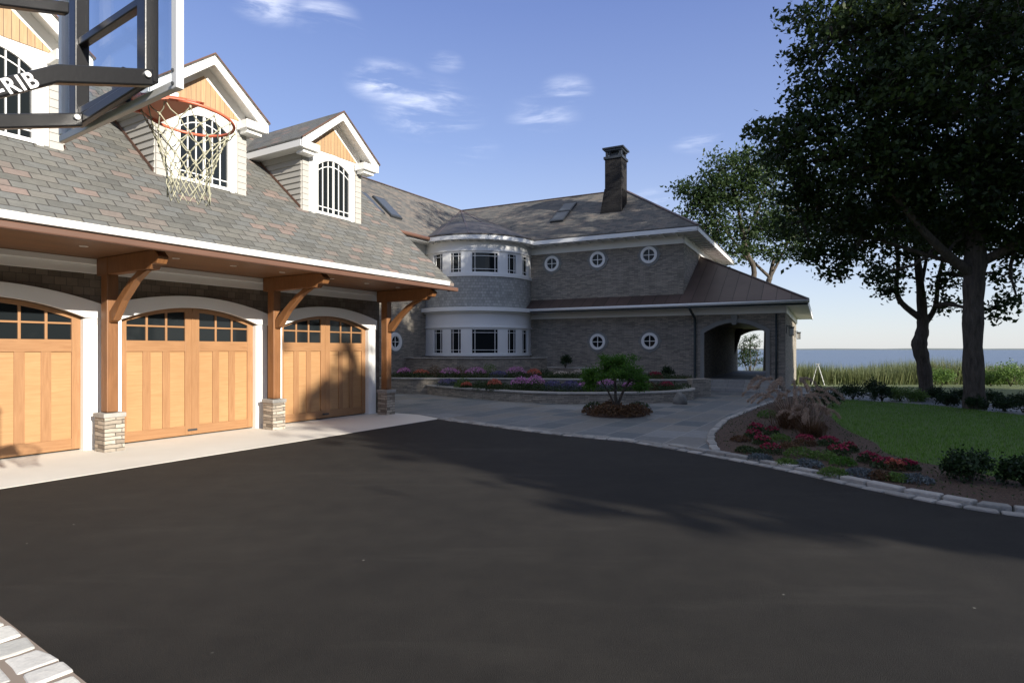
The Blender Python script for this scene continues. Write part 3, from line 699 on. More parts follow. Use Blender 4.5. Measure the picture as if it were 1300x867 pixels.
for i in range(17): b_ = .9+i*.58; mb.box(W,(EA+.06,UA0-.05),(b_,b_+.08),(6.31,6.368))
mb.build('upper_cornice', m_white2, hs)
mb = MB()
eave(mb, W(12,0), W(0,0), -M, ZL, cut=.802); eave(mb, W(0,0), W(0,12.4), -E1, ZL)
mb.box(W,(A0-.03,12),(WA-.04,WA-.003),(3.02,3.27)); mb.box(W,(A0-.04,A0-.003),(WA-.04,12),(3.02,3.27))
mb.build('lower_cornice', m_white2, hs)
# half round gutters
mb = MB(); mb.tube([W(12,-.07,ZL-.10),W(-.05,-.07,ZL-.09)], .065, 10); mb.build('lower_gutter', m_white2, hs)
mb = MB(); mb.tube([W(12,-.03,ZL-.185),W(0,-.03,ZL-.185)], .035, 8); mb.build('drip_edge', m_verd, hs)
mb = MB(); mb.tube([G(16,LE+.08,ZU-.1),G(23.3,LE+.08,ZU-.1)], .085, 10); mb.build('link_gutter', m_coppg, hs)
mb = MB(); mb.box(G,(s0l,25),(LE-.7,LE-.0),(ZU-.2,ZU-.17)); mb.box(G,(s0l,24.5),(LE-.06,LE-.01),(ZU-.23,ZU-.07)); mb.box(G,(s0l+.3,25),(-17.497,-17.46),(5.95,6.36)); mb.build('link_cornice', m_white2, hs)
# lower roof
lp = .54; mb = MB()
top = lambda a, b: W(a,b,ZL+lp*min(a if a < b else b, 99))
mb.prism([W(12.4,0,ZL),W(0,0,ZL),W(WA+.06,WA+.06,ZL+lp*(WA+.06)),W(12.4,WA+.06,ZL+lp*(WA+.06))], (0,0,-.05))
mb.prism([W(0,0,ZL),W(4.7,4.7,ZL+lp*4.7),W(4.7,.86,ZL+lp*.86),W(.86,.86,ZL+lp*.86)], (0,0,-.05))
mb.prism([W(0,0,ZL),W(0,12.4,ZL),W(4.7,7.7,ZL+lp*4.7),W(4.7,4.7,ZL+lp*4.7)], (0,0,-.05))
mb.build('lower_roof', m_copper, hs)
mb = MB(); mb.bar(W(0,0,ZL),W(4.7,4.7,ZL+lp*4.7), .12, .04)
mb.build('hip_cap', m_copper, hs)
# chimney
cp = W(8.04,1.84+.5); mb = MB()
CB = lambda a, b, z: W(8.04+a, 2.35+b, z)
mb.box(CB,(-.4,.4),(-.42,.42),(7.4,10.35))
mb.prism([CB(-.4,-.44,7.4),CB(.62,-.44,7.4),CB(.62,-.44,7.9),CB(.42,-.44,9.0),CB(-.4,-.44,9.0)], CB(0,.88,0)-CB(0,0,0))
ch = mb.build('chimney', m_chim, hs, bevel=.02)
mb = MB(); mb.box(CB,(-.45,.45),(-.47,.47),(10.35,10.47))
for a in (-.32,.32):
    for b in (-.32,.32): mb.box(CB,(a-.06,a+.06),(b-.06,b+.06),(10.47,10.72))
mb.box(CB,(-.2,.2),(-.2,.2),(10.47,10.68))
mb.box(CB,(-.42,.42),(-.44,.44),(10.72,10.8)); mb.box(CB,(-.5,.5),(-.5,.5),(10.8,10.88)); mb.build('chimney_cap', m_dark, ch, bevel=.01)
# skylights
rn = (W(8,0,ZU)-W(9,0,ZU)).cross(W(8,4.27,9.48)-W(8,0,ZU)).normalized()
if rn.z < 0: rn = -rn
def skylight(pts, par_n):
    pts = [Vector(p) for p in pts]; c = sum(pts, Vector())/4
    mb = MB(); mb.prism([p+par_n*.01 for p in pts], par_n*.09); f = mb.build('skylight', m_dark, hs, loc=c, bevel=.01)
    mb = MB(); mb.prism([c+(p-c)*.86+par_n*.101 for p in pts], par_n*.008); mb.build('pane', m_sky_glass, f)
def onroofW(a, b): return W(a,b,ZU+b*.6815)
sk = onplane(716,271,W(8,0,ZU),rn); ab = sk-A; a_ = -ab.dot(E1); b_ = -ab.dot(M)
skylight([onroofW(a_+.33,b_-.9),onroofW(a_-.33,b_-.9),onroofW(a_-.33,b_-.02),onroofW(a_+.33,b_-.02)], rn)
skylight([onroofW(a_+.33,b_+.04),onroofW(a_-.33,b_+.04),onroofW(a_-.33,b_+.9),onroofW(a_+.33,b_+.9)], rn)
lk = 2.91/3.2
gn = (D).cross(G(0,-1,lk)-G(0,0,0)).normalized(); 
if gn.z < 0: gn = -gn
for (u,v) in ((491,265),(468,258)):
    q = onplane(u,v,G(15,LE,ZU),gn); s_ = q.dot(D); t_ = q.dot(N)
    f = lambda s,t: G(s,t,ZU+(LE-t)*lk)
    skylight([f(s_-.35,t_+.55),f(s_+.35,t_+.55),f(s_+.35,t_-.55),f(s_-.35,t_-.55)], gn)
# oculus windows
def oculus(c, nrm, r=.38):
    nrm = nrm.normalized(); mb = MB(); mb.ring(c+nrm*.002, nrm, .24, r, .07, 36); o = mb.build('round_window', m_white, hs, loc=c, bevel=.012)
    mb = MB(); mb.ring(c+nrm*.003, nrm, r+.002, r+.10, .03, 36)
    u = nrm.cross(Vector((0,0,1))).normalized()
    for d in (Vector((0,0,1)),Vector((0,0,-1)),u,-u):
        w_ = d.cross(nrm); mb.prism([c+nrm*.004+d*(r+.06)+w_*.09, c+nrm*.004+d*(r+.06)-w_*.09, c+nrm*.004+d*(r+.15)-w_*.03, c+nrm*.004+d*(r+.15)+w_*.03], nrm*.028)
    mb.build('stone_surround', m_surround, o)
    mb = MB(); mb.disc(c+nrm*.004, nrm, .242, .008, 32); mb.build('pane', m_glass, o)
    mb = MB(); mb.bar(c+nrm*.03+u*.24, c+nrm*.03-u*.24, .03, .03, nrm); mb.bar(c+nrm*.03+Vector((0,0,.24)), c+nrm*.03-Vector((0,0,.24)), .029, .028, nrm); mb.build('bars', m_white, o)
for u,v in ((701,335),(759,330),(824,324),(759,434),(825,433)): oculus(onplane(u,v,W(5,WA),M), M, .36)
oculus(onplane(501,434,G(18,-17.5),N), N, .40)
# turret
mb = MB(); mb.arc(T,-150,150,2.3,TR-.02,.3,1.38); mb.build('turret_base', m_stonew, hs, uv='cyl')
mb = MB(); mb.arc(T,-150,150,2.3,TR,3.45,4.8); mb.build('turret_shingles', m_shingle, hs, uv='cyl')
mb = MB()
wins = [(-56.5,-43.5),(-35,-23),(-13.5,13.5),(23,35),(43.5,56.5)]
def band(z0,z1):
    prev = -150
    for a,b in wins+[(150,None)]:
        mb.arc(T,prev,a,2.35,TR,z0,z1); prev = b
band(1.42,2.52); band(4.95,5.86)
mb.arc(T,-150,150,2.35,TR+.03,1.32,1.42); mb.arc(T,-150,150,2.35,TR+.002,2.52,3.2); mb.arc(T,-150,150,2.35,TR+.05,2.56,2.62); mb.arc(T,-150,150,2.35,TR+.12,3.2,3.28); mb.arc(T,-150,150,2.3,TR+.28,3.28,3.45)
mb.arc(T,-150,150,2.35,TR+.05,4.8,4.95); mb.arc(T,-150,150,2.35,TR+.003,5.86,6.38); mb.arc(T,-150,150,2.35,TR+.05,5.9,5.96)
mb.arc(T,-150,150,2.4,TR+.42,6.36,6.39); mb.arc(T,-150,150,TR+.36,TR+.43,6.34,6.51)
for i in range(23):
    a_ = -88+i*8; mb.arc(T,a_-.7,a_+.7,TR+.01,TR+.30,6.32,6.358,1)
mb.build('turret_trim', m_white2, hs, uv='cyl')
for z0,z1 in ((1.42,2.52),(4.95,5.86)):
    for a,b in wins:
        big = b-a > 20; mb = MB()
        for q0,q1 in ((a,a+.8),(b-.8,b)): mb.arc(T,q0,q1,TR-.06,TR-.01,z0,z1,1)
        mb.arc(T,a+1.1,b-1.1,TR-.06,TR-.011,z0,z0+.04); mb.arc(T,a+1.1,b-1.1,TR-.06,TR-.011,z1-.04,z1)
        k = 3.6 if big else 3.0
        for q in (a+k,b-k): mb.arc(T,q-.28,q+.28,TR-.05,TR-.025,z0+.04,z1-.04,1)
        for z in (z0+.17,z1-.17): mb.arc(T,a+1.1,b-1.1,TR-.05,TR-.027,z-.011,z+.011)
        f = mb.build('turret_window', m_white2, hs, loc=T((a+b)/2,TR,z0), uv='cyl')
        mb = MB(); mb.arc(T,a+.3,b-.3,TR-.075,TR-.055,z0,z1,6 if big else 3); mb.build('pane', m_glass, f)
mb = MB(); mb.arc(T,-150,150,1.9,2.2,.3,6.5); mb.build('turret_core', m_dark, hs)
ap = J; mb = MB(); ring_ = [T(-100+200*i/14, TR+.45, ZU) for i in range(15)]
for i in range(14):
    mb.prism([ring_[i], ring_[i+1], J+Vector((0,0,-.0))], (0,0,-.05))
mb.build('turret_roof', m_roof2, hs)
mb = MB()
for i in range(0,15,2): mb.bar(ring_[i], J, .08, .035)
mb.build('turret_hip_ribs', m_copper, hs)
# copper lower skirt of turret roof
mb = MB()
for i in range(14):
    a_, b_ = ring_[i], ring_[i+1]; mb.prism([a_+Vector((0,0,.006)), b_+Vector((0,0,.006)), b_.lerp(J,.42)+Vector((0,0,.006)), a_.lerp(J,.42)+Vector((0,0,.006))], (0,0,.008))
mb.build('turret_skirt', M_paint('dark_lead_sheet', (.06,.055,.055), .6, .25), hs)
# downspouts
def dspout(a, m_, zt=ZL-.12):
    mb = MB(); mb.tube(spline([W(a,-.07,zt),W(a,-.05,zt-.15),W(a-.05,WA-.25,zt-.42),W(a-.05,WA-.06,zt-.62),W(a-.05,WA-.06,1.6),W(a-.05,WA-.06,.1)],4), .05, 8); mb.build('downspout', m_, hs)
dspout(pa1+.42, m_verd)
mb = MB(); mb.tube([W(pa0-.38,WA-.06,3.0),W(pa0-.38,WA-.06,.4)], .04, 8); mb.build('downspout', m_verd, hs)
# steps
mb = MB()
for i in range(3): mb.box(W,(pa0-.6+i*.1,pa1+.5-i*.1),(WA-.02-.38*(3-i),WA-.005 if i == 2 else WA-.38*(2-i)-.02),(0.0,.14*(i+1)))
mb.build('steps', m_cap, hs, bevel=.012)
# wall lanterns on the passage end wall
def lantern(b):
    c = W(A0-.0,b,2.35); f = MB(); out_ = E1
    P = lambda x,y,z: c+out_*x+(-M)*y+Vector((0,0,z))
    f.box(P,(.002,.03),(-.06,.06),(-.1,.25)); f.box(P,(.03,.16),(-.015,.015),(.18,.21)); f.box(P,(.08,.28),(-.1,.1),(.1,.13)); f.prism([P(.07,-.11,.13),P(.29,-.11,.13),P(.29,.11,.13),P(.07,.11,.13)],(0,0,.03))
    f.box(P,(.09,.27),(-.09,.09),(-.2,-.17))
    for x_ in (.09,.255):
        for y_ in (-.09,.075): f.box(P,(x_,x_+.015),(y_,y_+.015),(-.17,.1))
    o = f.build('wall_lantern', m_dark, hs, loc=c); g_ = MB(); g_.box(P,(.115,.245),(-.065,.065),(-.165,.095)); g_.build('lantern_glass', m_pale_glass, o)
m_pale_glass = M_paint('frosted_glass', (.6,.6,.58), .3)
lantern(1.6); lantern(9.6)

# ================================================================== PLANTERS
def wallpath(name, label, path, z0, z1, th=.3, cap=True):
    path = [Vector((p[0],p[1],0)) for p in path]; base = path[len(path)//2]
    t = thing(name, label, 'planter wall', base); nrm = []
    for i in range(len(path)):
        d = (path[min(i+1,len(path)-1)]-path[max(i-1,0)]).normalized(); nrm.append(Vector((-d.y,d.x,0)))
    def run(mb, o0, o1, za, zb):
        g = [[mb.bm.verts.new(p+n*o+Vector((0,0,z))) for o,z in ((o0,za),(o1,za),(o1,zb),(o0,zb))] for p,n in zip(path,nrm)]
        fs = [mb.bm.faces.new(g[0]), mb.bm.faces.new(list(reversed(g[-1])))]
        for i in range(len(g)-1):
            for k in range(4): fs.append(mb.bm.faces.new((g[i][k],g[i][(k+1)%4],g[i+1][(k+1)%4],g[i+1][k])))
        bmesh.ops.recalc_face_normals(mb.bm, faces=fs)
    mb = MB(); run(mb,0,th,z0,z1-.05); mb.build('stone_wall', m_stonew, t)
    mb = MB(); run(mb,-.04,th+.04,z1-.05,z1); mb.build('coping', m_cap, t, bevel=.01)
    return t
t1 = spline([(-3.6,22.7,0),(-2.7,21.0,0),(-.96,19.2,0),(1.0,17.75,0),(2.6,17.6,0),(4.5,18.0,0),(5.7,19.0,0),(6.15,20.3,0)],5)
t2 = spline([(-5.6,22.2,0),(-4.3,21.75,0),(-2.5,21.5,0),(-.5,21.4,0),(1.5,21.1,0),(3.5,20.7,0),(5,20.45,0),(6.5,20.6,0)],4)
t3 = [Vector((-5.3,26.4,0))]+[T(a_,3.9,0) for a_ in range(-60,50,8)]
wallpath('planter_wall', 'lowest curved stone planter wall on the bluestone court', t1, 0, .34)
wallpath('planter_wall', 'middle stone planter wall with flat coping behind the lowest one', t2, 0, .58)
wallpath('planter_wall', 'highest stone planter wall curving round the foot of the turret', t3, 0, 1.27)
t4 = [W(9.6,-.6),W(8.5,-.6),W(7.4,-.6)]; t4 = [Vector((1.5,25.1,0)),Vector((2.5,24.3,0)),Vector((3.4,24.0,0))]
wallpath('planter_wall', 'short stone planter wall beside the foot of the turret', t4, 0, .88)
mb = MB(); mb.sheet([Vector((p.x,p.y,.27)) for p in t1]+[Vector((6.5,20.7,.27)),Vector((0,22,.27)),Vector((-4,22.6,.27))]); struct(mb.build('lower_planting_soil', m_mulch))
mb = MB(); mb.sheet([Vector((p.x,p.y,.5)) for p in t2]+[W(4.4,WA,.5),W(12.2,WA,.5),Vector((-6.5,27,.5))]); struct(mb.build('middle_planting_soil', m_mulch))
mb = MB(); mb.prism([Vector((6.05,20.05,0)),Vector((6.75,20.3,0)),Vector((6.75,20.75,0)),Vector((6.0,20.6,0))],(0,0,.62)); o = mb.build('stone_end_pier', m_stonew, loc=(6.4,20.4,0), bevel=.02); tag(o,'squat stone pier ending the planter walls by the steps','pier')
o = bpy.data.objects.new('garden_boulder', bpy.data.meshes.new('garden_boulder')); bm = bmesh.new(); bmesh.ops.create_icosphere(bm, subdivisions=3, radius=.2)
for v in bm.verts: v.co *= 1+.12*math.sin(v.co.x*19+v.co.z*13)+.08*math.sin(v.co.y*27); v.co.z *= 1.1
bm.to_mesh(o.data); bm.free(); C.objects.link(o); o.location = at(864,508,.12); o.data.materials.append(m_cap); tag(o,'pale rounded boulder at the right end of the lowest planter wall','boulder')

PG = 'flower clumps in the stone planters'
def at2(u, y, z): return Vector(((u-CX)/F*y, y, z))
up = [(513,22.6,.30,.3,l_fol,l_pink,'pink flower clump at the far left end of the middle planter, by the garage post'),
 (535,23,.35,.25,l_fol,l_orange,'sparse coral flowers beside the leftmost pink clump'),
 (552,23.0,.34,.45,l_brown,None,'bronze leafy plant under the left turret windows'),
 (571,22.3,.42,.3,l_fol,l_pink,'wide pink flower mound left of the grey one, middle planter'),
 (604,22.3,.44,.32,l_fol,l_pink,'wide pink flower mound in the centre of the middle planter'),
 (585,23.2,.3,.42,l_brown,None,'bronze leafy plant between the two wide pink mounds'),
 (622,23,.32,.5,l_lite,None,'light green upright plant under the right turret windows'),
 (633,22.2,.36,.22,l_grey,l_purple,'low grey blue mound right of the central pink mound'),
 (655,22.2,.42,.34,l_fol,l_pink,'pink flower mound at the right end of the middle row'),
 (678,22.4,.3,.28,l_brown,l_orange,'russet flower clump right of the pink row'),
 (692,22.8,.3,.34,l_box,None,'dark green leafy clump right of the russet flowers'),
 (713,23,.35,.2,l_fol,l_pale,'pale cream flowers below the short wall'),
 (735,22.6,.35,.25,l_fol,l_pale,'pale cream flowers nearer the small tree'),
 (832,22.3,.3,.2,l_brown,l_red,'rusty red flowers below the right round window')]
lo = [(568,21,.38,.22,l_grey,l_purple,'lavender mound at the left end of the lowest planter'),
 (588,20.2,.3,.34,l_lite,None,'tall green leafy clump behind the coral flowers at left'),
 (592,20,.22,.18,l_fol,l_orange,'small coral flower clump at the left of the lowest planter'),
 (612,19.5,.3,.28,l_fol,None,'plain green clump between the two coral clumps'),
 (628,19.1,.28,.28,l_fol,l_orange,'bright coral flower clump left of the big pink mound'),
 (660,18.9,.34,.34,l_fol,l_pink,'big pink purple mound, left half, on the lowest wall'),
 (680,18.7,.34,.38,l_fol,l_pink,'big pink purple mound, right half, on the lowest wall'),
 (702,18.8,.36,.26,l_grey,l_purple,'lavender mound right of the big pink mound'),
 (725,18.6,.34,.26,l_grey,l_purple,'second lavender mound right of the big pink mound'),
 (742,18.8,.26,.22,l_fol,l_pink,'small pink clump left of the small tree trunk'),
 (770,19,.34,.3,l_grey,l_pink,'pink and grey clump just behind the small tree'),
 (800,19,.3,.22,l_fol,l_pink,'pink clump right of the small tree trunk'),
 (824,19.2,.3,.28,l_brown,None,'bronze clump at the right of the lowest planter'),
 (846,19.3,.28,.22,l_fol,l_red,'red flower clump at the right end of the lowest planter')]
for u,y,r,h,f,b,l in up: flowers('flower_clump', l, at2(u,y,.5), r, h, f, b, 'flowers' if b else 'plant', PG)
for u,y,r,h,f,b,l in lo: flowers('flower_clump', l, at2(u,y,.27), r*.95, h, f, b, 'flowers' if b else 'plant', PG)
for u,z,s,l in ((718,.86,.42,'rounded dark bush on the planter left of the left round window'),(848,.5,.38,'dark cone bush right of the right round window'),(797,.5,.4,'dark bush peeping out beyond the small tree crown')):
    bush('bush', l, at2(u,23.3 if u > 740 else 24.5,z), s*.62, s*1.35, l_box, 'bush', 'small evergreen bushes on the planters', 1500, .05)

def cover(name, label, poly, z, n, h, mat, ls=.07):
    xs_ = [p.x for p in poly]; ys_ = [p.y for p in poly]
    P = np.stack([rng.uniform(min(xs_),max(xs_),n*3),rng.uniform(min(ys_),max(ys_),n*3),np.zeros(n*3)],1); P = P[inpoly(P, poly)][:n]
    k = .5+.5*np.sin(P[:,0]*3.1+np.sin(P[:,1]*2.3))*np.cos(P[:,1]*2.7+P[:,0]); P[:,2] = z+rng.random(len(P))*h*(.35+.65*k)
    o = leaf_obj(name, P, ls, mat, asp=.4, up=.8); o['kind'] = 'stuff'; o['label'] = label
cover('planter_greenery', 'low mixed greenery between the flowers of the lowest planter', [p+Vector((0,.35,0)) for p in t1]+[Vector((6.2,20.3,0)),Vector((3.5,20.6,0)),Vector((0,21.2,0)),Vector((-3,21.6,0))], .27, 9000, .3, l_fol)
cover('planter_greenery', 'low mixed greenery between the flowers of the middle planter', [p+Vector((0,.35,0)) for p in t2]+[Vector((6.5,22.6,0)),Vector((3,23.6,0)),Vector((0,24,0)),Vector((-4,24.2,0))], .5, 9000, .3, l_fol)
cover('bed_greenery', 'thin low greenery among the plants of the kerbed flower bed', bed, .03, 5000, .09, l_fol, .04)

# island with small tree
ic = at(782,527); mb = MB(); mb.prism([ic+Vector((math.cos(q)*.72,math.sin(q)*.72,.013)) for q in np.linspace(0,6.28,33)[:-1]], (0,0,.05)); struct(mb.build('island_soil', m_mulch))
trk = [(ic,.05),(ic+Vector((.02,0,.25)),.04),(ic+Vector((-.01,0,.45)),.035)]
lms = [[(ic+Vector((0,0,.12)),.03),(ic+Vector((dx*.45,dy*.4,.55)),.022),(ic+Vector((dx,dy,.88)),.012)] for dx,dy in ((-.38,.1),(.3,-.15),(.05,.35),(-.1,-.3),(.42,.2))]
bl = [(ic+Vector((dx,dy,z)),(r,r,.2),14) for dx,dy,z,r in ((-.45,0,.98,.3),(.4,.05,.98,.32),(0,.3,1.12,.35),(0,-.3,1.1,.35),(-.15,0,1.3,.38),(.2,.1,1.26,.32),(-.6,.1,.85,.16),(.58,-.1,.84,.18))]
make_tree('ornamental_tree', 'small bright green umbrella shaped tree in the round island bed', trk, lms, bl, .05, 130, .075, l_jap, twig=.3)
RG = 'bronze ground plants ringing the small tree'
spots = [('left edge',-.5,0),('front left',-.32,-.42),('front centre',.02,-.55),('front right',.38,-.42),('right edge',.55,0),('back',0,.5)]
for l,dx,dy in spots: flowers('ground_plant', 'low bronze and olive plant at the %s of the island bed'%l, ic+Vector((dx,dy,.05)), .3, .24, l_brown, l_fol if 'edge' in l else l_brown, 'plant', RG, 500, 120, .06, .05)

# ================================================================== RIGHT BED
def plume(pos, label, k=1.0, n=42):
    t = thing('plume_grass', label, 'ornamental grass', pos); p = Vector(pos)
    blade_obj('blades', np.array(p)+rng.normal(size=(420,3))*np.array([.12,.12,0])*k, .62*k, .016, l_brown, t, lean=.9, seg=4)
    mb = MB(); P = []
    for i in range(n):
        q = random.uniform(0,6.28); ln = random.uniform(.1,.6)*k; h = random.uniform(.6,1.02)*k
        b = p+Vector((math.cos(q)*.06,math.sin(q)*.06,0)); d = Vector((math.cos(q),math.sin(q),0))
        pts = [b, b+d*ln*.3+Vector((0,0,h*.55)), b+d*ln*.65+Vector((0,0,h*.88)), b+d*ln+Vector((0,0,h*1.0)), b+d*(ln+.14*k)+Vector((0,0,h*.93)), b+d*(ln+.24*k)+Vector((0,0,h*.78))]
        sp = spline(pts, 4); mb.tube(sp, np.linspace(.004,.002,len(sp)), 4, cap=False)
        for s_ in sp[11:]: P.append(np.array(s_)+rng.normal(size=(26,3))*.013)
    mb.build('stalks', l_plume, t, uv=None); leaf_obj('plumes', np.concatenate(P), .045, l_plume, t, asp=.22)
plume(at(1006,545), 'big fountain of tan plume grass at the head of the flower bed', 1.05, 30)
plume(at(1030,556), 'smaller darker tan plume grass right of the big fountain', .62, 14)
BG = 'plants in the kerbed flower bed'
rb = [(960,547,.15,.14,l_fol,l_red,'crimson flowers at the left tip of the bed, upper of three'),
 (957,556,.15,.14,l_fol,l_red,'crimson flowers at the left tip of the bed, middle of three'),
 (968,564,.15,.13,l_fol,l_red,'crimson flowers at the left tip of the bed, lower of three'),
 (980,552,.13,.14,l_fol,l_red,'crimson flowers just left of the big plume grass'),
 (978,575,.17,.13,l_fol,l_red,'crimson flowers nearest the kerb on the left'),
 (1003,570,.16,.12,l_brown,None,'brown dry clump below the big plume grass'),
 (1016,580,.2,.15,l_lite,None,'pale green clump in front of the plume grass'),
 (940,560,.15,.1,l_brown,None,'low brown clump at the leftmost edge of the bed'),
 (948,574,.15,.1,l_fol,None,'low green clump by the rounded kerb corner'),
 (965,583,.15,.08,l_grey,None,'first silver grey cushion from the left along the kerb'),
 (1000,590,.14,.09,l_lite,None,'small yellow green tuft beside the kerb left of the silver cushion'),
 (1026,592,.17,.1,l_grey,None,'second silver grey cushion from the left along the kerb'),
 (1052,566,.16,.14,l_fol,l_red,'crimson clump beyond the plume grass near the lawn edge'),
 (1063,577,.15,.13,l_fol,l_red,'crimson clump below the lawn edge, left one of two'),
 (1077,573,.13,.13,l_fol,l_red,'crimson clump below the lawn edge, right one of two'),
 (1046,583,.17,.13,l_lite,None,'pale green mound in the middle of the bed'),
 (1070,590,.15,.12,l_jap,None,'bright green mound in the middle of the bed'),
 (1058,603,.15,.1,l_lite,None,'yellow green tuft by the middle of the kerb'),
 (1092,604,.17,.1,l_grey,None,'third silver grey cushion from the left along the kerb'),
 (1103,587,.14,.13,l_fol,l_red,'crimson clump left of the gap in the bed, by the lawn curve'),
 (1123,594,.15,.13,l_fol,l_red,'large crimson clump by the lawn curve'),
 (1136,596,.12,.12,l_brown,l_orange,'russet clump between two crimson clumps'),
 (1152,596,.13,.12,l_fol,l_red,'rightmost crimson clump of the bed'),
 (1118,608,.13,.1,l_brown,None,'straw coloured tuft by the kerb, left one'),
 (1138,610,.13,.1,l_lite,None,'straw coloured tuft by the kerb, right one'),
 (1163,612,.16,.1,l_grey,None,'rightmost silver grey cushion along the kerb'),
 (1038,545,.16,.16,l_brown,None,'bronze clump behind the smaller plume grass'),
 (1022,565,.16,.16,l_brown,l_red,'dark red clump at the foot of the smaller plume grass'),
 (990,560,.16,.14,l_lite,None,'pale clump left of the big plume grass foot'),
 (975,530,.22,.2,l_jap,None,'bright green clump behind the big plume grass')]
for u,v,r,h,f,b,l in rb: flowers('bedding_plant', l, at(u,v,.03), r, h, f, b, 'flowers' if b else 'plant', BG, 320, 70, .045, .04)
bush('shrub', 'loose dark green shrub on the lawn edge near the kerb', at(1232,611,.02), .27, .36, l_box, nl=1800, ls=.05)
bush('shrub', 'dark green shrub cut by the right edge of the photo', at(1300,618,.02), .22, .34, l_box, nl=1500, ls=.05)
hb = [(1048,517,.40,.62,l_box,'largest dark bush at the left head of the lawn border'),(1083,507,.38,.46,l_box,'dark bush second from the left along the side path'),
 (1111,501,.34,.52,l_box,'dark bush beyond the side path with a rounded top'),(1120,510,.28,.5,l_box,'upright dark bush third along the near side of the path'),
 (1143,509,.42,.42,l_lite,'wide light green shrub left of the slimmer trunk'),(1163,510,.3,.34,l_lite,'smaller light green shrub under the slimmer trunk'),
 (1190,508,.3,.38,l_box,'dark bush just right of the slimmer trunk'),(1202,515,.26,.34,l_box,'low dark bush between the two trunks'),
 (1222,510,.33,.4,l_box,'dark bush left of the thick trunk'),(1238,520,.24,.36,l_box,'dark bush in front of the thick trunk'),
 (1262,514,.3,.38,l_box,'dark bush right of the thick trunk'),(1275,522,.24,.34,l_box,'low dark bush second right of the thick trunk'),(1299,524,.34,.5,l_box,'dark bush at the right edge of the photo by the path')]
for u,v,r,h,f,l in hb: bush('boxwood_bush', l, at(u,v,.02), r, h, f, 'bush', 'bushes bordering the side path', 1500, .055)
for u,y,r,h,l in ((1196,34,.7,.9,'sunlit yellow green bush by the reeds between the trunks'),(1283,30,.9,1.0,'sunlit yellow green bush by the reeds at the right edge'),(1258,31,.6,.7,'smaller sunlit bush right of the thick trunk')):
    bush('sunlit_bush', l, at2(u,y,shore(y)), r, h, l_lite, 'bush', 'sunlit bushes by the reeds', 1800, .1)

# ================================================================== TREES
def P_(u,v,y): return atY(u,v,y)
b1 = at(1237,520,0)
tr1 = [(b1+Vector((0,0,-.1)),.42),(b1+Vector((0,0,.25)),.33),(P_(1235,440,16),.29),(P_(1236,370,16),.31),(P_(1238,330,16),.33),(P_(1243,240,16),.24),(P_(1250,130,16.2),.18),(P_(1255,0,16.5),.1)]
lm1 = [[(P_(1237,350,16),.2),(P_(1205,325,15.8),.17),(P_(1170,290,15.5),.13),(P_(1120,230,15.2),.09),(P_(1060,180,15.2),.05)],
 [(P_(1240,335,16),.2),(P_(1290,310,15.5),.16),(P_(1350,270,15),.1)],
 [(P_(1240,260,16),.16),(P_(1190,190,15.5),.11),(P_(1120,100,15),.07),(P_(1060,40,15),.04)],
 [(P_(1243,240,16),.15),(P_(1300,150,15.5),.1),(P_(1380,60,15),.06)],
 [(P_(1237,340,16),.12),(P_(1180,325,16.3),.08),(P_(1100,300,16.6),.05),(P_(1020,280,16.6),.03)]]
bl1 = [(P_(u,v,y),(r,r,r*.7),k) for u,v,y,r,k in (
 (1075,40,15,1.1,44),(1130,30,14.6,2.1,90),(1215,30,14.4,2.3,100),(1290,40,14.5,2.3,90),(1380,60,15,2.6,60),
 (1066,120,15.2,1.0,44),(1110,130,14.8,1.8,85),(1190,130,14.4,2.1,100),(1280,140,14.4,2.2,100),(1370,170,15,2.2,60),
 (1000,180,15.6,.95,40),(1060,200,15.4,1.3,60),(1130,205,15,1.5,70),(1200,215,15,1.6,70),(1280,230,15,1.6,80),(1340,260,15,1.4,50),
 (968,165,15.8,.38,8),(1018,70,15.6,.3,6),(1012,20,15.6,.35,7),(1015,120,15.6,.3,5),(990,290,16.6,.3,6),(1060,345,16.8,.3,6),(1120,350,17,.3,6),(1290,375,16,.25,4),(1195,300,17,.8,24),(1040,265,16.4,.85,34),(1090,275,16.4,.8,30),(1150,270,16,.9,34),(1230,285,16,.9,30),(1290,300,15.6,.8,30),
 (1030,318,16.6,.42,12),(1075,325,16.6,.38,10),(1010,240,16.2,.7,26),
 (1135,-60,15,2.4,70),(1240,-70,15,3,90),(1350,-60,15,2.8,70),(1260,-210,16,3,60),(1380,-180,16,3,50),(1160,-180,16,2.5,50),(1255,60,17.8,2.6,60),(1150,120,17.6,2.2,50),(1260,210,17.6,1.8,40))]
make_tree('shade_tree', 'thick trunked dark leafy tree filling the upper right corner', tr1, lm1, bl1, .15, 36, .22, l_maple, group='mature trees on the shore lawn')
b2 = at(1176,506,-.03)
tr2 = [(b2+Vector((0,0,-.1)),.36),(b2+Vector((-.0,0,.3)),.28),(P_(1172,460,20),.26),(P_(1167,438,20),.30),(P_(1171,420,20),.24),(P_(1171,398,20),.2),(P_(1167,350,20),.15),(P_(1160,290,20),.09)]
lm2 = [[(P_(1170,405,20),.16),(P_(1145,385,20),.12),(P_(1138,365,20),.11),(P_(1140,330,20),.08),(P_(1130,280,20),.05)],
 [(P_(1173,412,20),.15),(P_(1187,390,20),.11),(P_(1192,350,20),.08),(P_(1205,300,20),.05)],
 [(P_(1168,370,20),.1),(P_(1176,330,20),.07),(P_(1185,280,20),.04)]]
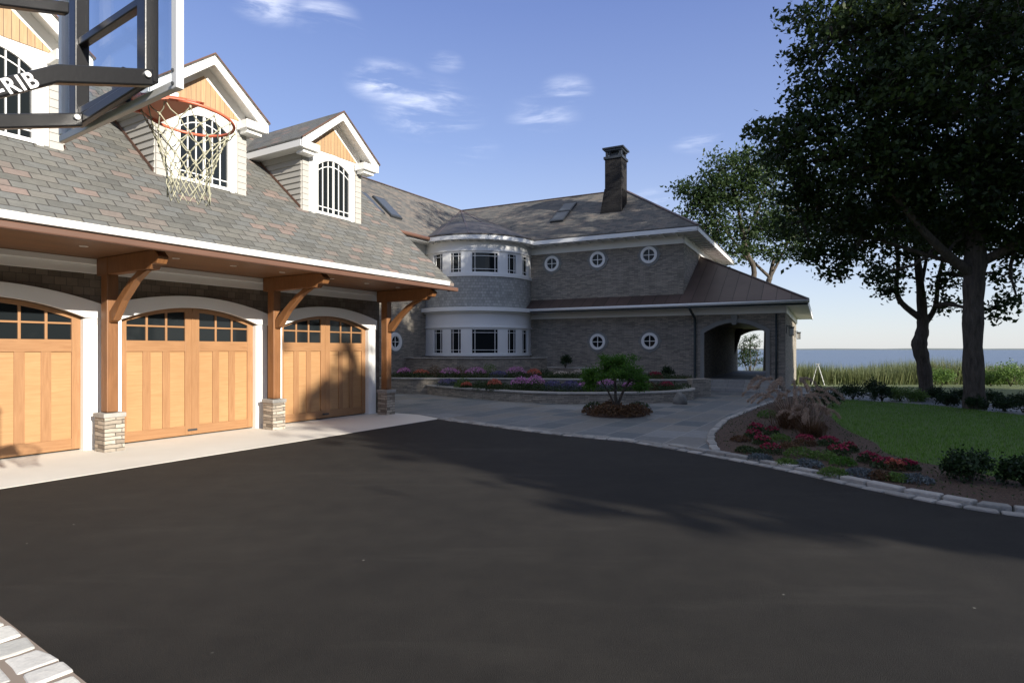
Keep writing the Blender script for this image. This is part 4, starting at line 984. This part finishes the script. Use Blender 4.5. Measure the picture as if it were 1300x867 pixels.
bl2 = [(P_(u,v,y),(r,r,r*.6),k) for u,v,y,r,k in ((1135,300,20,1.5,46),(1180,290,20,1.6,50),(1215,300,20.5,1.3,34),(1100,290,20,1.2,32),(1060,290,20.5,1.3,32),(1135,368,19.7,.45,7),(1130,345,19.8,.5,8),(1188,365,19.8,.5,8),(1195,385,20,.3,4),(1268,392,17,.36,7),(1275,350,17.2,.35,6),(1215,340,19,.5,7),
  (1100,230,21,2.2,60),(1180,220,21,2.2,60),(1250,250,21,2,50))]
make_tree('shade_tree', 'slimmer forked tree with a knotted trunk, left of the thick trunk', tr2, lm2, bl2, .16, 34, .24, l_maple, group='mature trees on the shore lawn')
b3 = Vector((14.9,35,shore(35)))
tr3 = [(b3,.22),(P_(975,370,35),.17),(P_(978,352,35),.13),(P_(982,330,35),.1)]
lm3 = [[(P_(977,352,35),.1),(P_(962,338,35),.08),(P_(945,320,35),.05)],[(P_(979,350,35),.1),(P_(992,325,35),.07),(P_(1003,300,35),.05),(P_(1000,270,35),.04)]]
b3b = Vector((11.5,33,shore(33)))
tr3b = [(b3b,.22),(P_(956,360,33),.15),(P_(948,320,33),.12),(P_(938,270,33),.08),(P_(930,235,33),.05)]
lm3b = [[(P_(950,330,33),.09),(P_(915,285,33),.05),(P_(890,255,33),.03)],[(P_(945,300,33),.08),(P_(965,260,33),.05),(P_(975,230,33),.03)]]
bl3b = [(P_(u,v,y),(r,r,r*.7),k) for u,v,y,r,k in ((880,245,33,1.0,26),(900,265,33,1.0,26),(915,215,33,1.3,36),(905,240,33,1.2,34),(945,215,33,1.5,44),(930,250,33,1.4,40),(960,240,33,1.4,40),(920,290,33,.9,20),(950,290,33,.9,16),(870,275,33,.5,8),(985,215,33,1.4,36),(905,305,33,.7,14),(935,320,33,.8,16),(965,285,33,1.2,30),(890,290,33,.6,10))]
make_tree('background_tree', 'mid green airy tree rising behind the house hip roof', tr3b, lm3b, bl3b, .2, 34, .34, l_back, group='trees behind the house')
bl3 = [(P_(u,v,y),(r,r,r*.6),k) for u,v,y,r,k in ((985,290,35,1.2,32),(1010,285,35,1.4,36),(960,315,35,.9,18),(1005,315,35,1.0,20),(980,325,35,.7,12),(1030,300,35,1.2,22),(995,260,35,1.5,34),(1035,260,35,1.7,34))]
make_tree('background_tree', 'sparse twin stemmed tree behind the passage roof', tr3, lm3, bl3, .2, 28, .36, l_back, group='trees behind the house')
b4 = Vector((15.3,38.5,shore(38.5)))
tr4 = [(b4,.07),(b4+Vector((0,0,.6)),.06),(b4+Vector((0,0,1.2)),.04)]
lm4 = [[(b4+Vector((0,0,.5)),.035),(b4+Vector((dx*.5,dy,1.2)),.025),(b4+Vector((dx,dy,2.2)),.015)] for dx,dy in ((-.5,.1),(.5,-.1),(.1,.3),(-.1,-.3))]
bl4 = [(b4+Vector((dx,dy,z)),(r,r,r*1.1),14) for dx,dy,z,r in ((-.4,0,1.5,.4),(.45,0,1.6,.4),(0,.1,1.9,.5),(-.3,0,2.4,.4),(.3,0,2.4,.45),(0,0,2.9,.35),(-.5,0,2.0,.35))]
make_tree('young_tree', 'young upright tree seen through the passage arch', tr4, lm4, bl4, .1, 26, .14, l_back)

# trees behind the viewer that shade the right half of the drive
sun_h = Vector((.705,-.709,0)).normalized(); pax = Vector((.709,.705,0)).normalized()
def shade(label, p, q, zc, rx, rz, k, per=28, ls=.5, cr=.5):
    c = pax*p+sun_h*q; base = Vector((c.x,c.y,-.03))
    trunk = [(base,.5),(base+Vector((0,0,3)),.4),(base+Vector((.2,.1,zc*.8)),.3)]
    lim = [[(base+Vector((0,0,zc*.5)),.2),(base+Vector((math.cos(a)*rx*.5,math.sin(a)*rx*.5,zc)),.1)] for a in (0,1.6,3.1,4.7)]
    blobs = []
    for i in range(k):
        v = Vector((random.gauss(0,1),random.gauss(0,1),random.gauss(0,1))).normalized()*random.uniform(.1,1)**.6*.82
        blobs.append((base+Vector((v.x*rx,v.y*rx,zc+v.z*rz)),(rx*.24,rx*.24,rz*.22),14))
    make_tree('roadside_tree', label, trunk, lim, blobs, ls, per, cr, l_maple, group='trees behind the viewpoint', twig=.1, n=8)
shade('broad leafy tree nearest the viewpoint, at the left of its row', 11.0, 17, 7.6, 5.6, 6.0, 120)
shade('small round tree close behind the viewpoint, lowest of its row', 9.7, 10, 5, 4.3, 3.6, 60)
shade('tall leafy tree second in the row behind the viewpoint', 17, 21, 12.5, 6, 9.5, 110)
shade('tall leafy tree third in the row behind the viewpoint', 23.5, 20, 12, 6.2, 9.5, 110)
shade('low wide leafy tree filling in below the third of the row', 20, 14, 6.5, 7.5, 5, 90)
shade('narrow leafy tree at the far right end of the row', 28.6, 17, 8.5, 3.6, 6, 50)

# wood added unseen behind the viewpoint, so the windows reflect something dark
q_ = rng.uniform(R(95), R(285), 15000); d_ = rng.uniform(62, 72, 15000); z_ = rng.uniform(0,1,15000)*(9+2.5*np.sin(q_*9)+1.5*np.sin(q_*23))
o = leaf_obj('added_woodland', np.stack([np.sin(q_)*d_, np.cos(q_)*d_, z_],1), 2.2, l_maple, asp=.8); o['kind'] = 'stuff'; o['label'] = 'dark mass of trees added far behind the viewpoint to darken window reflections'

# ================================================================== STEP LADDER
lp_ = Vector((18.4,36,shore(36))); t = thing('step_ladder', 'white folding step ladder standing before the reeds', 'ladder', lp_)
def lpnt(x,y,z): q = R(62); return lp_+Vector((x*math.cos(q)-y*math.sin(q),x*math.sin(q)+y*math.cos(q),z))
mb = MB()
for s in (-1,1): mb.bar(lpnt(s*.24,-.35,0), lpnt(s*.12,0,1.25), .05,.03)
mb.build('front_frame', m_alu, t)
mb = MB()
for s in (-1,1): mb.bar(lpnt(.3+s*.24,.35,0), lpnt(s*.12+.03,.04,1.25), .04,.03)
mb.bar(lpnt(.06,.3,.25),lpnt(.5,.3,.25),.03,.03); mb.build('rear_frame', m_alu, t)
for i in range(4):
    z = .25+.27*i; k = z/1.25; mb = MB(); mb.bar(lpnt(-.24+.12*k,-.35+.35*k,z), lpnt(.24-.12*k,-.35+.35*k,z), .09,.025); mb.build('tread', m_alu, t)
mb = MB(); mb.box(lambda x,y,z: lpnt(x,y,z),(-.16,.18),(-.1,.12),(1.25,1.29)); mb.build('top_plate', m_alu, t)

# ================================================================== BASKETBALL HOOP
k_ = .92; zb_ = 1.6+1.3*k_
pn = at(230,107,zb_) ; pf = at(80,178,zb_)             # near and far lower corners of the board
ed = (pf-pn); bw_ = ed.length; ed.normalize(); bn = Vector((-ed.y,ed.x,0)); 
if bn.dot(D) < 0: bn = -bn
bt = thing('basketball_hoop', 'basketball hoop with clear backboard, black arms and worn net over the drive', 'basketball hoop', Vector((pn.x*.5+pf.x*.5,pn.y*.5+pf.y*.5,0))-bn*1.25)
def B(x, y, z): return pn+ed*x+bn*y+Vector((0,0,z))     # along the board from its near edge, forward, up
bh = .95
mb = MB(); mb.box(B,(.02,bw_-.02),(-.004,.004),(.02,bh)); bb = mb.build('backboard', m_board, bt)
mb = MB(); mb.box(B,(0.001,bw_),(-.021,.010),(-.02,.018)); mb.build('bottom_rail', m_alu, bb, bevel=.004)
mb = MB(); mb.box(B,(-.003,.045),(-.022,.012),(-.022,bh)); mb.box(B,(bw_-.04,bw_+.003),(-.022,.032),(.021,bh)); mb.box(B,(0,bw_),(-.022,.031),(bh+.001,bh+.04)); mb.build('side_frame', m_white, bb, bevel=.004)
mb = MB()
for z in (.0,.06):
    mb = MB(); mb.disc(B(.025,-.0225,z), -bn, .008, .006, 12); mb.build('bolt', m_dark, bb)
# steel back frame
def bx(u, v=60):  # position along the board whose steel tube shows at column u
    q = onplane(u, v, B(0,-.07,0), bn); return (q-pn).dot(ed), q.z-pn.z
xn,_ = bx(183); xf,_ = bx(97)
mb = MB(); w_ = .04
mb.box(B,(xn-w_,xn+w_),(-.085,-.024),(.03,bh)); mb.build('back_frame', m_black, bt, bevel=.006)
mb = MB(); mb.box(B,(xf-w_,xf+w_),(-.09,-.024),(.0,bh)); mb.build('back_frame', m_black, bt, bevel=.006)
xa, za = bx(172,8); xb, zb2 = bx(106,50)
mb = MB(); mb.box(B,(xn+w_,xf-w_),(-.075,-.035),(zb2-.02,zb2+.02)); mb.build('cross_tube', m_black, bt, bevel=.005)
mb = MB(); mb.box(B,(xn+w_,xf-w_),(-.075,-.035),(.03,.07)); mb.build('cross_tube', m_black, bt, bevel=.005)
mb = MB(); xm = (xn+xf)/2
mb.box(B,(xm-.06,xm+.06),(-.03,.011),(.03,.2)); mb.build('rim_bracket', m_black, bt, bevel=.006)
# arms
aw = .032
def armpt(u,v,back):
    return onplane(u,v,B(0,-back,0),bn)
def inpl(u, v, x): return onplane(u, v, B(x,0,0), ed)
def arm(name, pts, h, w=.05):
    mb = MB(); pts = [Vector(p) for p in pts]
    mb.prism([p+Vector((0,0,h/2))-ed*w/2 for p in pts]+[p-Vector((0,0,h/2))-ed*w/2 for p in reversed(pts)], ed*w); return mb.build(name, m_black, bt, bevel=.007)
xa_, xb_ = xn-w_-.026, xf-w_-.026
a0 = inpl(192,100,xa_); a1 = inpl(70,95,xa_); a2 = inpl(-60,128,xa_); am = B(xa_,-1.2,-.55)
arm('upper_arm', [a0,a1,a2,am], .075)
c0_ = inpl(103,153,xb_); c1_ = inpl(0,155,xb_); am2 = B(xb_,-1.2,c1_.z-pn.z-.15); arm('lower_arm', [c0_,c1_,am2], .07)
e0 = inpl(86,12,xb_); e1 = inpl(0,1,xb_); am3 = B(xb_,-1.2,e1.z-pn.z-.15); arm('upper_arm', [e0,e1,am3], .06)
mb = MB(); mb.bar(B(xn,-.06,.045), B(xf,-.06,.0), .035, .05); mb.build('lower_cross_tube', m_black, bt, bevel=.006)
mb = MB(); mb.disc(a0-ed*.026+bn*-.03, -ed, .014, .012, 14); mb.build('pivot_bolt', m_alu, bt)
mb = MB(); mb.disc(c0_-ed*.026-bn*.03, -ed, .014, .012, 14); mb.build('pivot_bolt', m_alu, bt)
for p_, q_ in ((am,xa_),(am2,xb_),(am3,xb_)):
    pass
mb = MB(); mb.bar(B(xa_-.03,-1.22,-.5), B(xb_+.03,-1.22,-.5), .06,.06); mb.build('arm_axle', m_black, bt)
# mast
mf = Vector((bt.location.x,bt.location.y,0)); mb = MB()
mpos = B(xm,-1.25,-.35)
mb.prism([Vector((mpos.x,mpos.y,-.05))+ed*x_+bn*y_ for x_,y_ in ((-.07,-.07),(.07,-.07),(.07,.07),(-.07,.07))], (0,0,mpos.z+.75)); mb.build('mast', m_black, bt, bevel=.01)
mb = MB(); mb.prism([Vector((mpos.x,mpos.y,0))+ed*x_+bn*y_ for x_,y_ in ((-.2,-.2),(.2,-.2),(.2,.2),(-.2,.2))], (0,0,.02)); mb.build('base_plate', m_black, bt)
# rim
rc = B(xm,.38,.13); rr_ = .2286
rc = at(240,151,zb_+.13*k_); rr_ = .233
tz = lambda p: p+Vector((0,0,-.085*((p-rc).dot(bn))))
mb = MB(); ringp = [tz(rc+Vector((math.cos(q)*rr_,math.sin(q)*rr_,0))) for q in np.linspace(0,2*math.pi,49)]; mb.tube(ringp, .009, 8, cap=False)
rim = mb.build('rim', m_orange, bt, uv=None)
pm = rc-bn*(rr_+.0)
mb = MB()
bp = B((rc-pn).dot(ed),.034,0); bp.z = rc.z
arcp = [tz(rc+bn*(-math.cos(R(a))*(rr_+.012))+ed*(math.sin(R(a))*(rr_+.012))) for a in range(-70,71,10)]
mb.prism([p+Vector((0,0,.012)) for p in arcp]+[bp+ed*.085+Vector((0,0,.012)),bp-ed*.085+Vector((0,0,.012))], (0,0,-.006))
mb.prism([bp+ed*.09+Vector((0,0,.015)),bp-ed*.09+Vector((0,0,.015)),bp-ed*.09+Vector((0,0,-.05)),bp+ed*.09+Vector((0,0,-.05))], bn*.012)
for sg in (-1,1): mb.bar(bp+ed*.06*sg+Vector((0,0,-.045)), arcp[7+sg*4]+Vector((0,0,-.004)), .03, .012)
mb.build('rim_mount', m_orange, rim, bevel=.003)
# net
mb = MB(); nst = 12; rows = 7
def np_(i, j):
    t = j/rows; rad = rr_*(1-.62*t**.7) + (.02 if j == rows else 0); q = (i+.5*(j%2))*2*math.pi/nst
    w = .006*math.sin(i*2.3+j*1.7)
    p = tz(rc+Vector((math.cos(q)*(rad+w),math.sin(q)*(rad+w),0))); p.z += -.015-.40*t-.01*math.sin(i*1.3+j); return p
for j in range(rows):
    for i in range(nst):
        a_ = np_(i,j)
        for k in ((0,-1) if j%2 == 0 else (0,1)):
            b_ = np_(i+k,j+1); mid = (a_+b_)/2+Vector((random.gauss(0,.004),random.gauss(0,.004),-.006)); mb.tube([a_,mid,b_], .0034, 5, cap=False)
        mb.tube([a_+Vector((0,0,-.01)),a_+Vector((0,0,.006))], .006, 5)
for i in range(nst):
    a_ = np_(i,rows); b_ = np_(i+1,rows); mb.tube([a_,(a_+b_)/2+Vector((0,0,-.05)),b_], .0034, 5, cap=False)
mb.build('net', m_net, rim, uv=None)
# lettering on the arm
cu = bpy.data.curves.new('arm_lettering','FONT'); cu.body = '-RIB'; cu.size = .078; cu.extrude = .001; cu.offset = .0016; cu.align_x = 'RIGHT'; cu.space_character = 1.12
tmp = bpy.data.objects.new('tmp', cu); C.objects.link(tmp); bpy.context.view_layer.update()
me = bpy.data.meshes.new_from_object(tmp.evaluated_get(bpy.context.evaluated_depsgraph_get())); bpy.data.objects.remove(tmp); me.materials.append(m_vinyl); me.name = 'lettering'
ax = (a1-a2).normalized(); side = ax.cross(Vector((0,0,1))).normalized()
if side.dot(-a1) < 0: side = -side
upv = side.cross(ax).normalized()
rot = Matrix((ax, upv, side)).transposed().to_4x4()
pos = a1.lerp(a2, .235)-upv*.028+side*.0262
me.transform(Matrix.Translation(pos-parent_loc(bt)) @ rot); o = bpy.data.objects.new('lettering', me); C.objects.link(o); o.parent = bt

# ================================================================== LIGHT, SKY, CAMERA
sc = bpy.context.scene
EL = R(20); az = math.atan2(sun_h.x, sun_h.y)
sd = Vector((sun_h.x*math.cos(EL), sun_h.y*math.cos(EL), math.sin(EL)))
L = bpy.data.lights.new('sun','SUN'); L.energy = 5; L.angle = R(.53); L.color = (1,.93,.82)
lo_ = bpy.data.objects.new('sun', L); C.objects.link(lo_); lo_.rotation_euler = sd.to_track_quat('Z','Y').to_euler(); lo_.location = (20,-30,20)
w = bpy.data.worlds.new('World'); sc.world = w; w.use_nodes = True; nt = w.node_tree; nt.nodes.clear()
sky = nt.nodes.new('ShaderNodeTexSky'); sky.sky_type = 'NISHITA'; sky.sun_disc = False; sky.sun_elevation = EL; sky.sun_rotation = az; sky.dust_density = .6; sky.ozone_density = 3.5; sky.air_density = 1.0
bg = nt.nodes.new('ShaderNodeBackground'); bg.inputs[1].default_value = .135; out = nt.nodes.new('ShaderNodeOutputWorld')
tc = nt.nodes.new('ShaderNodeTexCoord')
def wn(t, **k):
    x = nt.nodes.new(t)
    for a, b in k.items(): setattr(x, a, b)
    return x
# thin clouds: noise wisps inside a few patches of the sky
mp = wn('ShaderNodeMapping'); mp.inputs['Scale'].default_value = (3,3,16); mp.inputs['Rotation'].default_value = (0,R(-24),0); nt.links.new(tc.outputs['Generated'], mp.inputs[0])
nz = wn('ShaderNodeTexNoise'); nz.inputs['Scale'].default_value = 2.2; nz.inputs['Detail'].default_value = 7; nz.inputs['Roughness'].default_value = .6; nz.inputs['Distortion'].default_value = .4; nt.links.new(mp.outputs[0], nz.inputs[0])
acc = None
for (u,v,rad,amt) in ((545,140,.10,.6),(490,105,.07,.6),(720,115,.05,.45),(340,5,.06,.5),(410,20,.06,.4),(565,80,.035,.25),(690,145,.07,.3),(885,178,.05,.25),(835,262,.06,1.0),(600,190,.06,.2),(445,38,.03,.3)):
    d = Vector(((u-CX)/F,1,(CY-v)/F)).normalized()
    s1 = wn('ShaderNodeVectorMath', operation='SUBTRACT'); nt.links.new(tc.outputs['Generated'], s1.inputs[0]); s1.inputs[1].default_value = d
    s2 = wn('ShaderNodeVectorMath', operation='MULTIPLY'); nt.links.new(s1.outputs[0], s2.inputs[0]); s2.inputs[1].default_value = (1,1,1.9)
    s3 = wn('ShaderNodeVectorMath', operation='LENGTH'); nt.links.new(s2.outputs[0], s3.inputs[0])
    mr = wn('ShaderNodeMapRange', interpolation_type='SMOOTHSTEP'); mr.inputs['From Min'].default_value = 0; mr.inputs['From Max'].default_value = rad; mr.inputs['To Min'].default_value = amt; mr.inputs['To Max'].default_value = 0; nt.links.new(s3.outputs['Value'], mr.inputs[0])
    if acc is None: acc = mr.outputs[0]
    else:
        ad = wn('ShaderNodeMath', operation='MAXIMUM'); nt.links.new(acc, ad.inputs[0]); nt.links.new(mr.outputs[0], ad.inputs[1]); acc = ad.outputs[0]
mr = wn('ShaderNodeMapRange', interpolation_type='SMOOTHSTEP'); mr.inputs['From Min'].default_value = .42; mr.inputs['From Max'].default_value = .72; nt.links.new(nz.outputs[0], mr.inputs[0])
mu = wn('ShaderNodeMath', operation='MULTIPLY'); nt.links.new(acc, mu.inputs[0]); nt.links.new(mr.outputs[0], mu.inputs[1])
mx = wn('ShaderNodeMix', data_type='RGBA'); nt.links.new(mu.outputs[0], mx.inputs[0]); sx = wn('ShaderNodeSeparateXYZ'); nt.links.new(tc.outputs['Generated'], sx.inputs[0])
cr_ = wn('ShaderNodeValToRGB'); e_ = cr_.color_ramp.elements
for p_, c_ in ((.13,(.68,.75,.98)),(.32,(.37,.47,.86)),(.5,(.22,.30,.70))): q_ = e_.new(p_); q_.color = (*c_,1)
e_[0].position = 0; e_[0].color = (.92,.94,1.0,1); e_[-1].position = .78; e_[-1].color = (.72,.75,.82,1)
nt.links.new(sx.outputs[2], cr_.inputs[0])
sc4 = wn('ShaderNodeVectorMath', operation='SCALE'); nt.links.new(cr_.outputs[0], sc4.inputs[0]); sc4.inputs['Scale'].default_value = 3.75
gm_ = wn('ShaderNodeMix', data_type='RGBA'); gm_.inputs[0].default_value = .72; nt.links.new(sky.outputs[0], gm_.inputs[6]); nt.links.new(sc4.outputs[0], gm_.inputs[7])
nt.links.new(gm_.outputs[2], mx.inputs[6]); mx.inputs[7].default_value = (7.5,7.6,8,1)
nt.links.new(mx.outputs[2], bg.inputs[0]); nt.links.new(bg.outputs[0], out.inputs[0])
sc.view_settings.view_transform = 'Standard'; sc.view_settings.look = 'None'; sc.view_settings.exposure = .8; sc.view_settings.gamma = 1
cam = bpy.data.cameras.new('camera'); cam.lens = 36*F/1300; cam.sensor_width = 36; cam.clip_end = 60000; cam.clip_start = .05; cam.shift_y = (CY-433.5)/1300
co = bpy.data.objects.new('camera', cam); C.objects.link(co); co.location = (0,0,H); co.rotation_euler = (R(90),0,0); sc.camera = co
sc.render.engine = 'CYCLES'; sc.render.resolution_x = 1024; sc.render.resolution_y = 682
sc.cycles.max_bounces = 6; sc.cycles.transparent_max_bounces = 8
